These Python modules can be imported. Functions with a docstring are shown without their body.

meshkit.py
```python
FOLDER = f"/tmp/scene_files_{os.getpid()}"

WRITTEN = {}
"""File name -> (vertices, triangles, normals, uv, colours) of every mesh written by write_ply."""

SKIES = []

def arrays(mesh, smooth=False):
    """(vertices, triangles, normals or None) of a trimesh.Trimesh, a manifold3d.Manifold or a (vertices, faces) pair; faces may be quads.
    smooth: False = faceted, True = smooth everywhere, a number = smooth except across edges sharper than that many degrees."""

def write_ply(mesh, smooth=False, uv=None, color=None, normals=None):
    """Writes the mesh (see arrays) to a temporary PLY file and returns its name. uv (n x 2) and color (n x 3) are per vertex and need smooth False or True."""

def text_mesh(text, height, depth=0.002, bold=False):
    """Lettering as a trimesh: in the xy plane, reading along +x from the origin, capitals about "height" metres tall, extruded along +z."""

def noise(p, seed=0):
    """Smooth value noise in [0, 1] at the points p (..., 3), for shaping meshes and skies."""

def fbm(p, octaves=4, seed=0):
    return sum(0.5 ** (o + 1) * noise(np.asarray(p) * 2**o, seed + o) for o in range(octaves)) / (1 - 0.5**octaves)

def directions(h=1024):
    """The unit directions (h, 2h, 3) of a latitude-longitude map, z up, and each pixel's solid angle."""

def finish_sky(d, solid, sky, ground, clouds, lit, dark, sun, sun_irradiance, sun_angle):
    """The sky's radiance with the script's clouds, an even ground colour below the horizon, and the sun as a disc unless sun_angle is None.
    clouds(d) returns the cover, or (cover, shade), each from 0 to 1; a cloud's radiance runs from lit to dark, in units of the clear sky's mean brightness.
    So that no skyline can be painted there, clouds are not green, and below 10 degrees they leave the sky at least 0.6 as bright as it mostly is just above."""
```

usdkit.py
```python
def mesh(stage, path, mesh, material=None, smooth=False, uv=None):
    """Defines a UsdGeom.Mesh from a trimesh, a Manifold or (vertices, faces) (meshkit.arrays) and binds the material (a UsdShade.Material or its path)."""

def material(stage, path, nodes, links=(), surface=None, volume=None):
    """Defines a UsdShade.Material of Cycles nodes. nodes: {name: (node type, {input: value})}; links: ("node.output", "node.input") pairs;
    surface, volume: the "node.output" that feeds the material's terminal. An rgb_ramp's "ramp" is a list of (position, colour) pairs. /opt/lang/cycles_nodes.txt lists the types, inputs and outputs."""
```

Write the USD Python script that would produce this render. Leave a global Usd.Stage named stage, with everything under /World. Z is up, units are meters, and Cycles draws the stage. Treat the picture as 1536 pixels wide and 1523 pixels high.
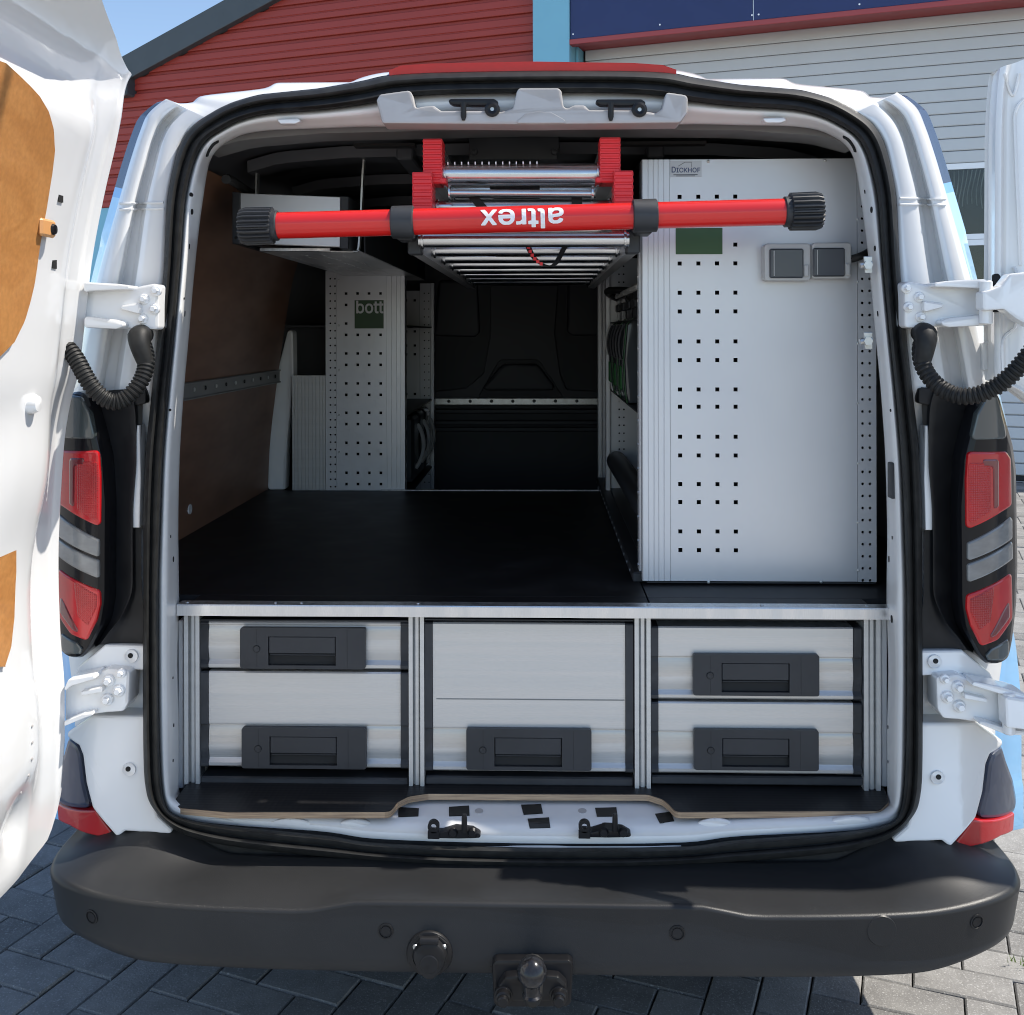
import math, random
import numpy as np, trimesh, usdkit, meshkit
import mapbox_earcut as earcut
from scipy.interpolate import PchipInterpolator, CubicSpline
from shapely.geometry import Polygon, box as sbox, Point
from shapely.ops import unary_union
from pxr import Usd, UsdGeom, UsdLux, UsdShade, Gf, Sdf

random.seed(7); rng = np.random.default_rng(7)
stage = Usd.Stage.CreateInMemory()
UsdGeom.SetStageUpAxis(stage, UsdGeom.Tokens.z); UsdGeom.SetStageMetersPerUnit(stage, 1.0)
UsdGeom.Xform.Define(stage, '/World'); UsdGeom.Scope.Define(stage, '/World/Looks')

# ------------------------------------------------------------------ camera, sky, sun
F = 1540.0; HZ = 499.0; CX = 0.025; H = 1.48; YAW = math.radians(1.6)
cam = UsdGeom.Camera.Define(stage, '/World/camera')
cam.CreateHorizontalApertureAttr(36.0); cam.CreateVerticalApertureAttr(36.0 * 1015 / 1024)
cam.CreateFocalLengthAttr(36.0 * F / 1536); cam.CreateVerticalApertureOffsetAttr(-36.0 * 262.5 / 1536)
cam.CreateClippingRangeAttr(Gf.Vec2f(0.05, 2000))
cam.AddTranslateOp().Set(Gf.Vec3d(CX, 0, H)); cam.AddRotateZOp().Set(math.degrees(YAW)); cam.AddRotateXOp().Set(90.0); cam.AddRotateZOp(UsdGeom.XformOp.PrecisionFloat, 'roll').Set(-0.12)
cam.CreateExposureAttr(0.80)
SUN_EL, SUN_FRONT = math.radians(58.0), math.radians(1.8)
sd = np.array([math.cos(SUN_EL) * math.cos(SUN_FRONT), math.cos(SUN_EL) * math.sin(SUN_FRONT), math.sin(SUN_EL)])
sky = UsdLux.DomeLight.Define(stage, '/World/sky')
skym = usdkit.material(stage, '/World/Looks/sky', {
    's': ('sky_texture', {'sky_type': 'single_scattering', 'sun_disc': False, 'sun_elevation': SUN_EL, 'sun_rotation': math.atan2(sd[0], sd[1]), 'air_density': 1.0, 'aerosol_density': 0.7, 'ozone_density': 1.2}),
    'b': ('background_shader', {'strength': 0.115})}, [('s.color', 'b.color')], surface='b.background')
UsdShade.MaterialBindingAPI.Apply(sky.GetPrim()).Bind(skym)
sky.GetPrim().SetCustomDataByKey('kind', 'structure')
sky.GetPrim().SetCustomDataByKey('label', 'clear blue summer sky above the red building')
sky.GetPrim().SetCustomDataByKey('category', 'sky')
sun = UsdLux.DistantLight.Define(stage, '/World/sun')
sun.CreateIntensityAttr(0.95); sun.CreateAngleAttr(0.5); sun.CreateNormalizeAttr(True) if hasattr(sun, 'CreateNormalizeAttr') else None
sun.CreateColorAttr(Gf.Vec3f(1.0, 0.94, 0.85))
rot = Gf.Rotation(Gf.Vec3d(0, 0, -1), Gf.Vec3d(*(-sd)))
q = rot.GetQuat(); sun.AddOrientOp().Set(Gf.Quatf(q))

# ------------------------------------------------------------------ helpers: prims
used = {}
def path_of(name, parent):
    base = (parent.GetPath().pathString if parent is not None else '/World') + '/' + name
    n = used.get(base, 0); used[base] = n + 1
    return base if n == 0 else f'{base}_{n:03d}'
def tag(p, label=None, cat=None, group=None, kind=None):
    for k, v in (('label', label), ('category', cat), ('group', group), ('kind', kind)):
        if v: p.SetCustomDataByKey(k, v)
    return p
def thing(name, label, cat, group=None, kind=None, loc=None):
    x = UsdGeom.Xform.Define(stage, path_of(name, None))
    return tag(x.GetPrim(), label, cat, group, kind)
def obj(name, mesh, m, parent=None, smooth=32, label=None, cat=None, group=None, kind=None):
    if isinstance(mesh, list): mesh = cat_(mesh)
    p = usdkit.mesh(stage, path_of(name, parent), mesh, MAT[m] if isinstance(m, str) else m, smooth=smooth).GetPrim()
    return tag(p, label, cat, group, kind)

# ------------------------------------------------------------------ helpers: pixels of the survey photo -> metres at a known depth
cw, sw = math.cos(YAW), math.sin(YAW)
def at(px, py, Y):
    x, y, z = px - 768.0, F, -(py - HZ)
    dx, dy = x * cw - y * sw, x * sw + y * cw
    k = Y / dy
    return np.array([CX + dx * k, Y, H + z * k])
def hx(hw, Y): return hw * Y / F
def hz(y, Y): return H - (y - HZ) * Y / F
def yr(z): return 2.02 + 0.10 * np.maximum(0, z - 1.0) ** 2          # the rear plane of the van leans forward towards the roof
def rp(hw, y, off=0.0):
    Y = 2.03 + off
    for _ in range(4):
        Y = yr(hz(y, Y)) + off
    return np.array([hx(hw, Y), Y, hz(y, Y)])

# ------------------------------------------------------------------ helpers: meshes
def tm(v, f): return trimesh.Trimesh(np.asarray(v, float), np.asarray(f, int), process=False)
def cat_(ms): return trimesh.util.concatenate([m for m in ms if m is not None])
def mir(m):
    return tm(np.array(m.vertices) * [-1, 1, 1], np.array(m.faces)[:, ::-1])
def grid(P, wu=False, wv=False):
    P = np.asarray(P, float); m, n = P.shape[:2]
    i = np.arange(m if wu else m - 1); j = np.arange(n if wv else n - 1)
    I, J = np.meshgrid(i, j, indexing='ij'); I2, J2 = (I + 1) % m, (J + 1) % n
    a, b, c, d = I * n + J, I2 * n + J, I2 * n + J2, I * n + J2
    q = np.stack([a, b, c, d], -1).reshape(-1, 4)
    return tm(P.reshape(-1, 3), np.vstack([q[:, [0, 1, 2]], q[:, [0, 2, 3]]]))
def bx(x0, x1, y0, y1, z0, z1, b=0.0):
    x0, x1 = min(x0, x1), max(x0, x1); y0, y1 = min(y0, y1), max(y0, y1); z0, z1 = min(z0, z1), max(z0, z1)
    b = min(b, (x1 - x0) * .45, (y1 - y0) * .45, (z1 - z0) * .45)
    if b <= 0:
        m = trimesh.creation.box((x1 - x0, y1 - y0, z1 - z0)); m.apply_translation(((x0 + x1) / 2, (y0 + y1) / 2, (z0 + z1) / 2)); return m
    pts = []
    for k in range(3):
        for s in np.ndindex(2, 2, 2):
            o = [b, b, b]; o[k] = 0
            pts.append([(x0 + o[0], x1 - o[0])[s[0]], (y0 + o[1], y1 - o[1])[s[1]], (z0 + o[2], z1 - o[2])[s[2]]])
    return trimesh.convex.convex_hull(np.array(pts))
def pbox(px0, px1, py0, py1, Y0, Y1, b=0.003):
    a, c = at(px0, py0, Y0), at(px1, py1, Y0)
    return bx(a[0], c[0], Y0, Y1, a[2], c[2], b)
def rnd(pts, r, q=4):
    p0 = Polygon(pts).buffer(0)
    while p0.buffer(-r * 1.02).geom_type != 'Polygon' or p0.buffer(-r * 1.02).area < .25 * p0.area: r *= .7
    p = p0
    p = p.buffer(-r, quad_segs=q).buffer(2 * r, quad_segs=q).buffer(-r, quad_segs=q)
    if p.geom_type != 'Polygon': p = max(p.geoms, key=lambda g: g.area)
    return np.array(p.exterior.coords)[:-1]
def rrect(x0, x1, z0, z1, r, q=4):
    return np.array(sbox(min(x0, x1) + r, min(z0, z1) + r, max(x0, x1) - r, max(z0, z1) - r).buffer(r, quad_segs=q).exterior.coords)[:-1]
def ccw(p):
    p = np.asarray(p, float); a = np.sum(p[:, 0] * np.roll(p[:, 1], -1) - np.roll(p[:, 0], -1) * p[:, 1])
    return p if a > 0 else p[::-1]
def inset(p, d):
    e0 = p - np.roll(p, 1, 0); e1 = np.roll(p, -1, 0) - p
    e0 /= np.linalg.norm(e0, axis=1, keepdims=True) + 1e-12; e1 /= np.linalg.norm(e1, axis=1, keepdims=True) + 1e-12
    n0 = np.stack([-e0[:, 1], e0[:, 0]], 1); n1 = np.stack([-e1[:, 1], e1[:, 0]], 1)
    n = n0 + n1; n /= np.maximum(np.linalg.norm(n, axis=1, keepdims=True), 1e-9)
    k = 1 / np.maximum(0.5, np.sum(n * n0, 1, keepdims=True))
    return p + n * d * k
def slab2(p, bev=0.003, t0=0.0, t1=0.02, nb=2):
    """Polygon (n x 2), front face at depth t0 (bevelled), back at t1: points (a, t, b)."""
    p = ccw(p); p = p[np.linalg.norm(p - np.roll(p, 1, 0), axis=1) > 1e-5]; n = len(p); rings = [(p, t1)]
    while bev > 1e-4 and not Polygon(inset(p, bev)).is_valid: bev *= .7
    if bev > 0:
        for k in range(nb + 1):
            a = k / nb * math.pi / 2
            rings.append((inset(p, bev * (1 - math.cos(a))), t0 + bev * (1 - math.sin(a))))
    else: rings.append((p, t0))
    V = np.vstack([np.stack([r[:, 0], np.full(n, t), r[:, 1]], 1) for r, t in rings]); Fc = []
    for k in range(len(rings) - 1):
        for i in range(n):
            j = (i + 1) % n; a, b, c, d = k * n + i, k * n + j, (k + 1) * n + j, (k + 1) * n + i
            Fc += [[a, b, c], [a, c, d]]
    for k, flip in ((len(rings) - 1, False), (0, True)):
        t = earcut.triangulate_float64(rings[k][0], np.array([n], np.uint32)).reshape(-1, 3).astype(int) + k * n
        Fc += (t[:, ::-1] if flip else t).tolist()
    return tm(V, Fc)
def pslab(pts, Yf, thick=0.02, bev=0.003, r=0.0, dense=None, fn=None):
    p = np.array([(fn or at)(x, y, Yf)[[0, 2]] for x, y in pts])
    if r > 0: p = rnd(p, max(r, bev * 1.25))
    if dense:
        out = []
        for a, b in zip(p, np.roll(p, -1, 0)):
            k = max(1, int(np.linalg.norm(b - a) / dense)); out += [a + (b - a) * i / k for i in range(k)]
        p = np.array(out)
    return slab2(p, bev, Yf, Yf + thick)
def holed(outline, holes, t0, t1):
    """A flat plate in x-z with holes cut through, between depths t0 and t1."""
    P = Polygon(outline, [list(h) for h in holes]) if not isinstance(outline, Polygon) else outline
    m = trimesh.creation.extrude_polygon(P, t1 - t0, engine='earcut')
    v = np.array(m.vertices); v = np.stack([v[:, 0], t1 - v[:, 2], v[:, 1]], 1)
    return tm(v, np.array(m.faces))
def sq(x, z, s): return [(x - s, z - s), (x + s, z - s), (x + s, z + s), (x - s, z + s)]
def ci(x, z, r, n=8): return [(x + r * math.cos(2 * math.pi * k / n), z + r * math.sin(2 * math.pi * k / n)) for k in range(n)]
def frame_of(path):
    p = np.asarray(path, float); t = np.gradient(p, axis=0); t /= np.linalg.norm(t, axis=1, keepdims=True) + 1e-12
    up = np.array([0, 0, 1.0]) if abs(t[0][2]) < .9 else np.array([1.0, 0, 0])
    a = np.cross(t[0], up); a /= np.linalg.norm(a); A = [a]
    for k in range(1, len(p)):
        a = A[-1] - t[k] * np.dot(A[-1], t[k]); A.append(a / (np.linalg.norm(a) + 1e-12))
    A = np.array(A); return p, t, A, np.cross(t, A)
def tube(path, r, n=10, caps=True):
    p, t, A, B = frame_of(path); r = np.broadcast_to(r, (len(p),))
    an = np.arange(n) * 2 * math.pi / n
    P = p[:, None] + r[:, None, None] * (np.cos(an)[None, :, None] * A[:, None] + np.sin(an)[None, :, None] * B[:, None])
    ms = grid(P, wv=True)
    if caps:
        V = np.vstack([ms.vertices, p[:1], p[-1:]]); k = len(ms.vertices); L = (len(p) - 1) * n
        Fc = ms.faces.tolist() + [[k, (i + 1) % n, i] for i in range(n)] + [[k + 1, L + i, L + (i + 1) % n] for i in range(n)]
        return tm(V, Fc)
    return ms
def cyl(p0, p1, r, n=16, bev=0.0):
    p0, p1 = np.asarray(p0, float), np.asarray(p1, float)
    if bev > 0:
        d = (p1 - p0) / np.linalg.norm(p1 - p0)
        return tube([p0, p0 + d * 1e-5, p0 + d * bev, p1 - d * bev, p1 - d * 1e-5, p1], [r - bev, r - bev, r, r, r - bev, r - bev], n)
    return tube([p0, p1], r, n)
def spl(pts, n):
    pts = np.asarray(pts, float); d = np.r_[0, np.cumsum(np.linalg.norm(np.diff(pts, axis=0), axis=1))]
    return CubicSpline(d, pts)(np.linspace(0, d[-1], n))
def lathe(prof, c, axis='y', n=24):
    """prof: (r, t) along the axis, t towards +axis."""
    an = np.arange(n) * 2 * math.pi / n; P = []
    for r, t in prof:
        q = np.stack([r * np.cos(an), np.full(n, t), r * np.sin(an)], 1)
        if axis == 'z': q = q[:, [0, 2, 1]]
        if axis == 'x': q = q[:, [1, 0, 2]]
        P.append(q + c)
    return grid(np.array(P), wv=True)
def bow(x): return 4.0 * np.maximum(0, np.abs(x) - 0.84) ** 2       # the rear corners of the van curve forward
def bend(m):
    if len(m.faces) < 1500: 
        v_, f_ = np.array(m.vertices), np.array(m.faces)
        for _ in range(3): v_, f_ = trimesh.remesh.subdivide(v_, f_)
        m = tm(v_, f_)
    v = np.array(m.vertices); v[:, 1] += bow(v[:, 0])
    return tm(v, np.array(m.faces))
def at_c(px, py, Y):
    """The point on the bowed rear surface whose middle stands at depth Y."""
    p = at(px, py, Y)
    for _ in range(6): p = at(px, py, Y + bow(p[0]))
    return np.array([p[0], Y, p[2]])
def rp_c(hw, y, off=0.0):
    Y = 2.03
    for _ in range(6): Y = yr(hz(y, Y)) + off + bow(hx(hw, Y))
    return np.array([hx(hw, Y), Y, hz(y, Y)])
def pslab_c(pts, Yf, thick=0.02, bev=0.003, r=0.0, dense=None):
    return pslab(pts, Yf, thick, bev, r, dense, at_c)
def on(m, px, py):
    """Where the survey ray through that pixel meets a mesh: (point, normal towards the viewer)."""
    o = np.array([CX, 0, H]); d = at(px, py, 1.0) - o
    T = np.asarray(m.vertices)[np.asarray(m.faces)]; e1, e2 = T[:, 1] - T[:, 0], T[:, 2] - T[:, 0]
    h = np.cross(d, e2); a = np.sum(e1 * h, 1); a = np.where(np.abs(a) < 1e-12, 1e-12, a); s_ = o - T[:, 0]
    u = np.sum(s_ * h, 1) / a; q_ = np.cross(s_, e1); w = np.sum(d * q_, 1) / a; t = np.sum(e2 * q_, 1) / a
    ok = (u >= -1e-6) & (w >= -1e-6) & (u + w <= 1 + 1e-6) & (t > .1)
    if not ok.any(): return at(px, py, 2.06), np.array([0, -1.0, 0])
    i = np.where(ok)[0][np.argmin(t[ok])]; n = np.cross(e1[i], e2[i]); n /= np.linalg.norm(n)
    return o + d * t[i], n if np.dot(n, d) < 0 else -n
def disc(c, n, rx, rz, k=14, h=.0012, up=(0, 0, 1.0)):
    """A thin oval plug lying on a surface with normal n."""
    b = np.asarray(up) - n * np.dot(up, n); b /= np.linalg.norm(b) + 1e-12; a = np.cross(b, n); t = np.arange(k) * 2 * math.pi / k
    R = a * (rx * np.cos(t))[:, None] + b * (rz * np.sin(t))[:, None]
    return grid(np.array([c + R - n * .004, c + R + n * h, np.tile(c + n * h, (k, 1))]), wv=True)
def turned(prof, c, n, k=24):
    """A turned shape (r, t) whose axis is the surface normal n, t away from the viewer."""
    b = np.array([0, 0, 1.0]) - n * n[2]; b /= np.linalg.norm(b) + 1e-12; a = np.cross(b, n); t = np.arange(k) * 2 * math.pi / k
    R = a * np.cos(t)[:, None] + b * np.sin(t)[:, None]
    return grid(np.array([c + R * r - n * d for r, d in prof]), wv=True)
def mound(m, px, py, rx, ry, h, k=20):
    """A soft pressed bump that grows out of a surface."""
    t = np.arange(k) * 2 * math.pi / k; P_ = []
    for r in (1.0, .85, .7, .5, .3, .05):
        q_ = [on(m, px + rx * r * math.cos(a), py + ry * r * math.sin(a)) for a in t]
        P_.append([p_ + np.array([0, -.5, .85]) * (h * (1 - r * r) ** 1.0 - .0015 * (r > .99)) for p_, n_ in q_])
    return grid(np.array(P_), wv=True)
def both(name, m, mt, parent, **k):
    a = obj(name, m, mt, parent, **k); b = obj(name, mir(m), mt, parent, **k); return a, b

# ------------------------------------------------------------------ materials
MAT = {}
def mat(name, c, rough=.5, metal=0., c2=None, nscale=8., bump=0., bscale=200., rvar=0., coat=0., spec=.5, stretch=None, ramp=(.35, .65), bdist=.002, trans=0., **extra):
    nodes = {'g': ('geometry', {}), 'p': ('principled_bsdf', {'base_color': c, 'roughness': rough, 'metallic': metal, 'coat_weight': coat, 'specular_ior_level': spec, 'transmission_weight': trans, **extra})}
    L = []; src = 'g.position'
    if stretch is not None:
        nodes['mp'] = ('mapping', {'scale': stretch}); L.append(('g.position', 'mp.vector')); src = 'mp.vector'
    if c2 is not None or rvar:
        nodes['n'] = ('noise_texture', {'scale': nscale, 'detail': 5.0, 'roughness': .6}); L.append((src, 'n.vector'))
        if c2 is not None:
            nodes['r'] = ('rgb_ramp', {'ramp': [(ramp[0], c), (ramp[1], c2)]}); L += [('n.fac', 'r.fac'), ('r.color', 'p.base_color')]
        if rvar:
            nodes['m'] = ('map_range', {'from_min': .3, 'from_max': .7, 'to_min': max(.02, rough - rvar), 'to_max': rough + rvar}); L += [('n.fac', 'm.value'), ('m.result', 'p.roughness')]
    if bump:
        nodes['bn'] = ('noise_texture', {'scale': bscale, 'detail': 2.0}); L.append((src, 'bn.vector'))
        nodes['b'] = ('bump', {'strength': bump, 'distance': bdist}); L += [('bn.fac', 'b.height'), ('b.normal', 'p.normal')]
    MAT[name] = usdkit.material(stage, '/World/Looks/' + name, nodes, L, surface='p.BSDF'); return MAT[name]
mat('white_paint', (.75, .75, .745), .22, coat=.6, c2=(.72, .72, .715), nscale=3, bump=.02, bscale=25)
mat('white_jamb', (.76, .76, .75), .32, coat=.3, c2=(.70, .70, .695), nscale=7, bump=.05, bscale=30)
mat('blue_wrap', (.20, .46, .78), .25, coat=.5, c2=(.22, .49, .80), nscale=2)
mat('navy_wrap', (.022, .032, .06), .3, coat=.5, c2=(.026, .036, .066), nscale=3)
mat('rubber', (.010, .010, .010), .55, spec=.3, c2=(.02, .02, .019), nscale=40, bump=.1, bscale=90)
mat('black_trim', (.008, .008, .009), .45, spec=.3, c2=(.015, .015, .016), nscale=20, bump=.08, bscale=500)
mat('gloss_black', (.006, .006, .007), .10, spec=.3)
mat('dark_plastic', (.017, .0185, .0215), .5, c2=(.028, .030, .034), nscale=12, bump=.06, bscale=600)
mat('handle_plastic', (.017, .0185, .0215), .45, c2=(.023, .0245, .028), nscale=9, bump=.08, bscale=700)
mat('recess_black', (.005, .005, .005), .8)
mat('alu_anod', (.56, .56, .55), .38, metal=.75, c2=(.60, .60, .59), nscale=3, stretch=(1, 1, 30), bump=.02, bscale=60)
mat('alu_sheet', (.66, .665, .675), .34, metal=.45, c2=(.62, .625, .64), nscale=1.8, bump=.02, bscale=3, bdist=.006, rvar=.06)
mat('alu_strip', (.72, .72, .72), .30, metal=.9, c2=(.62, .62, .62), nscale=4, stretch=(8, 8, 1), rvar=.08)
mat('alu_drawer', (.57, .56, .54), .34, metal=.6, c2=(.545, .536, .518), nscale=2.2, stretch=(.7, 1, 40), bump=.02, bscale=8, bdist=.003, rvar=.09, ramp=(.3, .75))
mat('alu_tube', (.74, .75, .76), .24, metal=1., c2=(.60, .61, .62), nscale=14, stretch=(1, 20, 20), rvar=.1)
mat('steel', (.55, .55, .54), .3, metal=1., c2=(.45, .45, .44), nscale=60)
mat('zinc', (.62, .63, .62), .35, metal=.9, c2=(.5, .5, .48), nscale=50)
mat('ply_edge', (.42, .30, .19), .7, c2=(.22, .15, .10), nscale=60, stretch=(.2, .2, 8))
mat('wall_ply', (.24, .118, .068), .5, c2=(.165, .082, .050), nscale=4, stretch=(1, .7, 2.5), bump=.04, bscale=40, rvar=.06)
mat('ladder_red', (.62, .018, .016), .22, coat=.4, c2=(.56, .016, .015), nscale=4)
mat('plastic_red', (.72, .026, .034), .42, c2=(.64, .022, .028), nscale=15)
mat('print_white', (.80, .79, .80), .45)
mat('logo_green', (.030, .085, .028), .4)
mat('logo_print', (.70, .72, .71), .4)
mat('sticker', (.50, .50, .51), .35, metal=.4)
mat('sticker_ink', (.05, .07, .16), .5)
mat('socket_grey', (.50, .50, .49), .45)
mat('socket_lid', (.055, .06, .07), .25, coat=.3)
mat('trim_grey', (.42, .405, .395), .6, c2=(.38, .365, .355), nscale=10, bump=.06, bscale=500)
mat('ceiling_dark', (.065, .068, .075), .45, c2=(.05, .053, .06), nscale=5)
mat('ceiling_beam', (.19, .19, .185), .45, c2=(.15, .15, .148), nscale=4)
mat('bulkhead', (.016, .018, .023), .55, c2=(.013, .015, .019), nscale=6, bump=.05, bscale=300)
mat('floor_steel', (.02, .02, .022), .5)
mat('strap', (.012, .012, .013), .8, bump=.2, bscale=800)
mat('door_wood_dark', (.02, .02, .02), .5)
mat('tape', (.015, .015, .014), .6, c2=(.022, .022, .02), nscale=80, bump=.15, bscale=400)
mat('cast_black', (.006, .006, .007), .35, spec=.35, c2=(.009, .009, .010), nscale=40)
mat('ball_black', (.007, .007, .008), .16, c2=(.02, .02, .022), nscale=50)
mat('clad_red', (.29, .030, .020), .5, c2=(.265, .027, .018), nscale=1.2, bump=.02, bscale=30)
mat('teal', (.17, .40, .50), .5, c2=(.16, .38, .48), nscale=2)
mat('sign_blue', (.013, .023, .085), .35, c2=(.015, .026, .095), nscale=2)
mat('sign_red', (.30, .045, .045), .5)
mat('roof_grey', (.045, .055, .06), .5, c2=(.05, .06, .066), nscale=4)
mat('gate_grey', (.50, .50, .49), .5, c2=(.48, .48, .47), nscale=2, bump=.04, bscale=250)
mat('gate_white', (.75, .75, .75), .4)
mat('curtain', (.30, .30, .28), .8, c2=(.2, .2, .19), nscale=5)
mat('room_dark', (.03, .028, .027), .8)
mat('plinth', (.17, .165, .16), .8, c2=(.12, .118, .115), nscale=10)
mat('moss', (.20, .27, .07), .9, c2=(.14, .19, .05), nscale=30)

def lens(name, c, rough, fine):
    nodes = {'g': ('geometry', {}), 'sep': ('separate_xyz', {}), 'mx': ('math', {'math_type': 'multiply', 'value2': fine}), 'sx': ('math', {'math_type': 'sine'}),
             'mz': ('math', {'math_type': 'multiply', 'value2': fine}), 'sz': ('math', {'math_type': 'sine'}), 'ad': ('math', {'math_type': 'add'}),
             'b': ('bump', {'strength': .4, 'distance': .001}), 'n': ('noise_texture', {'scale': 9.0}), 'r': ('rgb_ramp', {'ramp': [(.3, tuple(np.array(c) * .55)), (.7, c)]}),
             'p': ('principled_bsdf', {'base_color': c, 'roughness': rough, 'coat_weight': .35, 'coat_roughness': .05})}
    L = [('g.position', 'sep.vector'), ('sep.x', 'mx.value1'), ('mx.value', 'sx.value1'), ('sep.z', 'mz.value1'), ('mz.value', 'sz.value1'), ('sx.value', 'ad.value1'), ('sz.value', 'ad.value2'),
         ('ad.value', 'b.height'), ('b.normal', 'p.normal'), ('g.position', 'n.vector'), ('n.fac', 'r.fac'), ('r.color', 'p.base_color')]
    MAT[name] = usdkit.material(stage, '/World/Looks/' + name, nodes, L, surface='p.BSDF')
lens('lens_red', (.52, .009, .012), .25, 1400.)
mat('lens_red_smooth', (.50, .009, .013), .16, coat=.6, c2=(.40, .006, .009), nscale=12)
mat('lens_red_dark', (.13, .004, .008), .18, coat=1.)
mat('lens_clear', (.13, .135, .135), .14, coat=1., c2=(.20, .205, .205), nscale=14, stretch=(1, 1, 2))
mat('lens_smoke', (.045, .055, .055), .12, coat=1.)
mat('reflector_red', (.40, .009, .013), .25, coat=.6, bump=.15, bscale=900)

def bumper_mat():
    nodes = {'g': ('geometry', {}), 'n': ('noise_texture', {'scale': 4.0, 'detail': 6.0}), 'mp': ('mapping', {'scale': (5, 60, 60)}), 'n2': ('noise_texture', {'scale': 5.0, 'detail': 9.0, 'roughness': .82, 'distortion': .6}),
             'r': ('rgb_ramp', {'ramp': [(.3, (.017, .0175, .0185)), (.7, (.024, .0245, .0255))]}),
             'r2': ('rgb_ramp', {'ramp': [(.58, (0, 0, 0)), (.74, (.30, .30, .30))]}), 'mixc': ('mix_color', {'blend_type': 'mix', 'b': (.075, .075, .073)}),
             'sx': ('separate_xyz', {}), 'up': ('map_range', {'from_min': .8, 'from_max': .95, 'to_min': 0., 'to_max': 1., 'clamp': True}), 'mu': ('math', {'math_type': 'multiply'}),
             'bn': ('noise_texture', {'scale': 700.0}), 'b': ('bump', {'strength': .25, 'distance': .001}), 'p': ('principled_bsdf', {'roughness': .38, 'specular_ior_level': .32})}
    L = [('g.position', 'n.vector'), ('g.position', 'mp.vector'), ('g.position', 'n2.vector'), ('n.fac', 'r.fac'), ('n2.fac', 'r2.fac'), ('g.normal', 'sx.vector'), ('sx.z', 'up.value'), ('up.result', 'mu.value1'), ('r2.color', 'mu.value2'),
         ('mu.value', 'mixc.fac'), ('r.color', 'mixc.a'), ('mixc.result', 'p.base_color'), ('g.position', 'bn.vector'), ('bn.fac', 'b.height'), ('b.normal', 'p.normal')]
    MAT['bumper'] = usdkit.material(stage, '/World/Looks/bumper', nodes, L, surface='p.BSDF')
bumper_mat()
def board_mat(name, kind):
    """Black phenolic board with an anti-slip relief."""
    nodes = {'g': ('geometry', {}), 'n': ('noise_texture', {'scale': 6.0, 'detail': 6.0}), 'r': ('rgb_ramp', {'ramp': [(.3, (.009, .009, .010)), (.75, (.016, .016, .0175))]}),
             'p': ('principled_bsdf', {'roughness': .5, 'specular_ior_level': .35}), 'b': ('bump', {'strength': .5, 'distance': .0012})}
    L = [('g.position', 'n.vector'), ('n.fac', 'r.fac'), ('r.color', 'p.base_color'), ('b.normal', 'p.normal')]
    if kind == 'hex':
        nodes['v'] = ('voronoi_texture', {'scale': 90.0, 'randomness': 0.05}); L += [('g.position', 'v.vector'), ('v.distance', 'b.height')]
    else:
        nodes['mp'] = ('mapping', {'rotation': (0, 0, .785), 'scale': (150., 150., 1.)}); nodes['c'] = ('checker_texture', {'scale': 1.0, 'color1': (1, 1, 1), 'color2': (0, 0, 0)})
        L += [('g.position', 'mp.vector'), ('mp.vector', 'c.vector'), ('c.fac', 'b.height')]
    MAT[name] = usdkit.material(stage, '/World/Looks/' + name, nodes, L, surface='p.BSDF')
board_mat('board_hex', 'hex'); board_mat('board_mesh', 'mesh')
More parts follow.
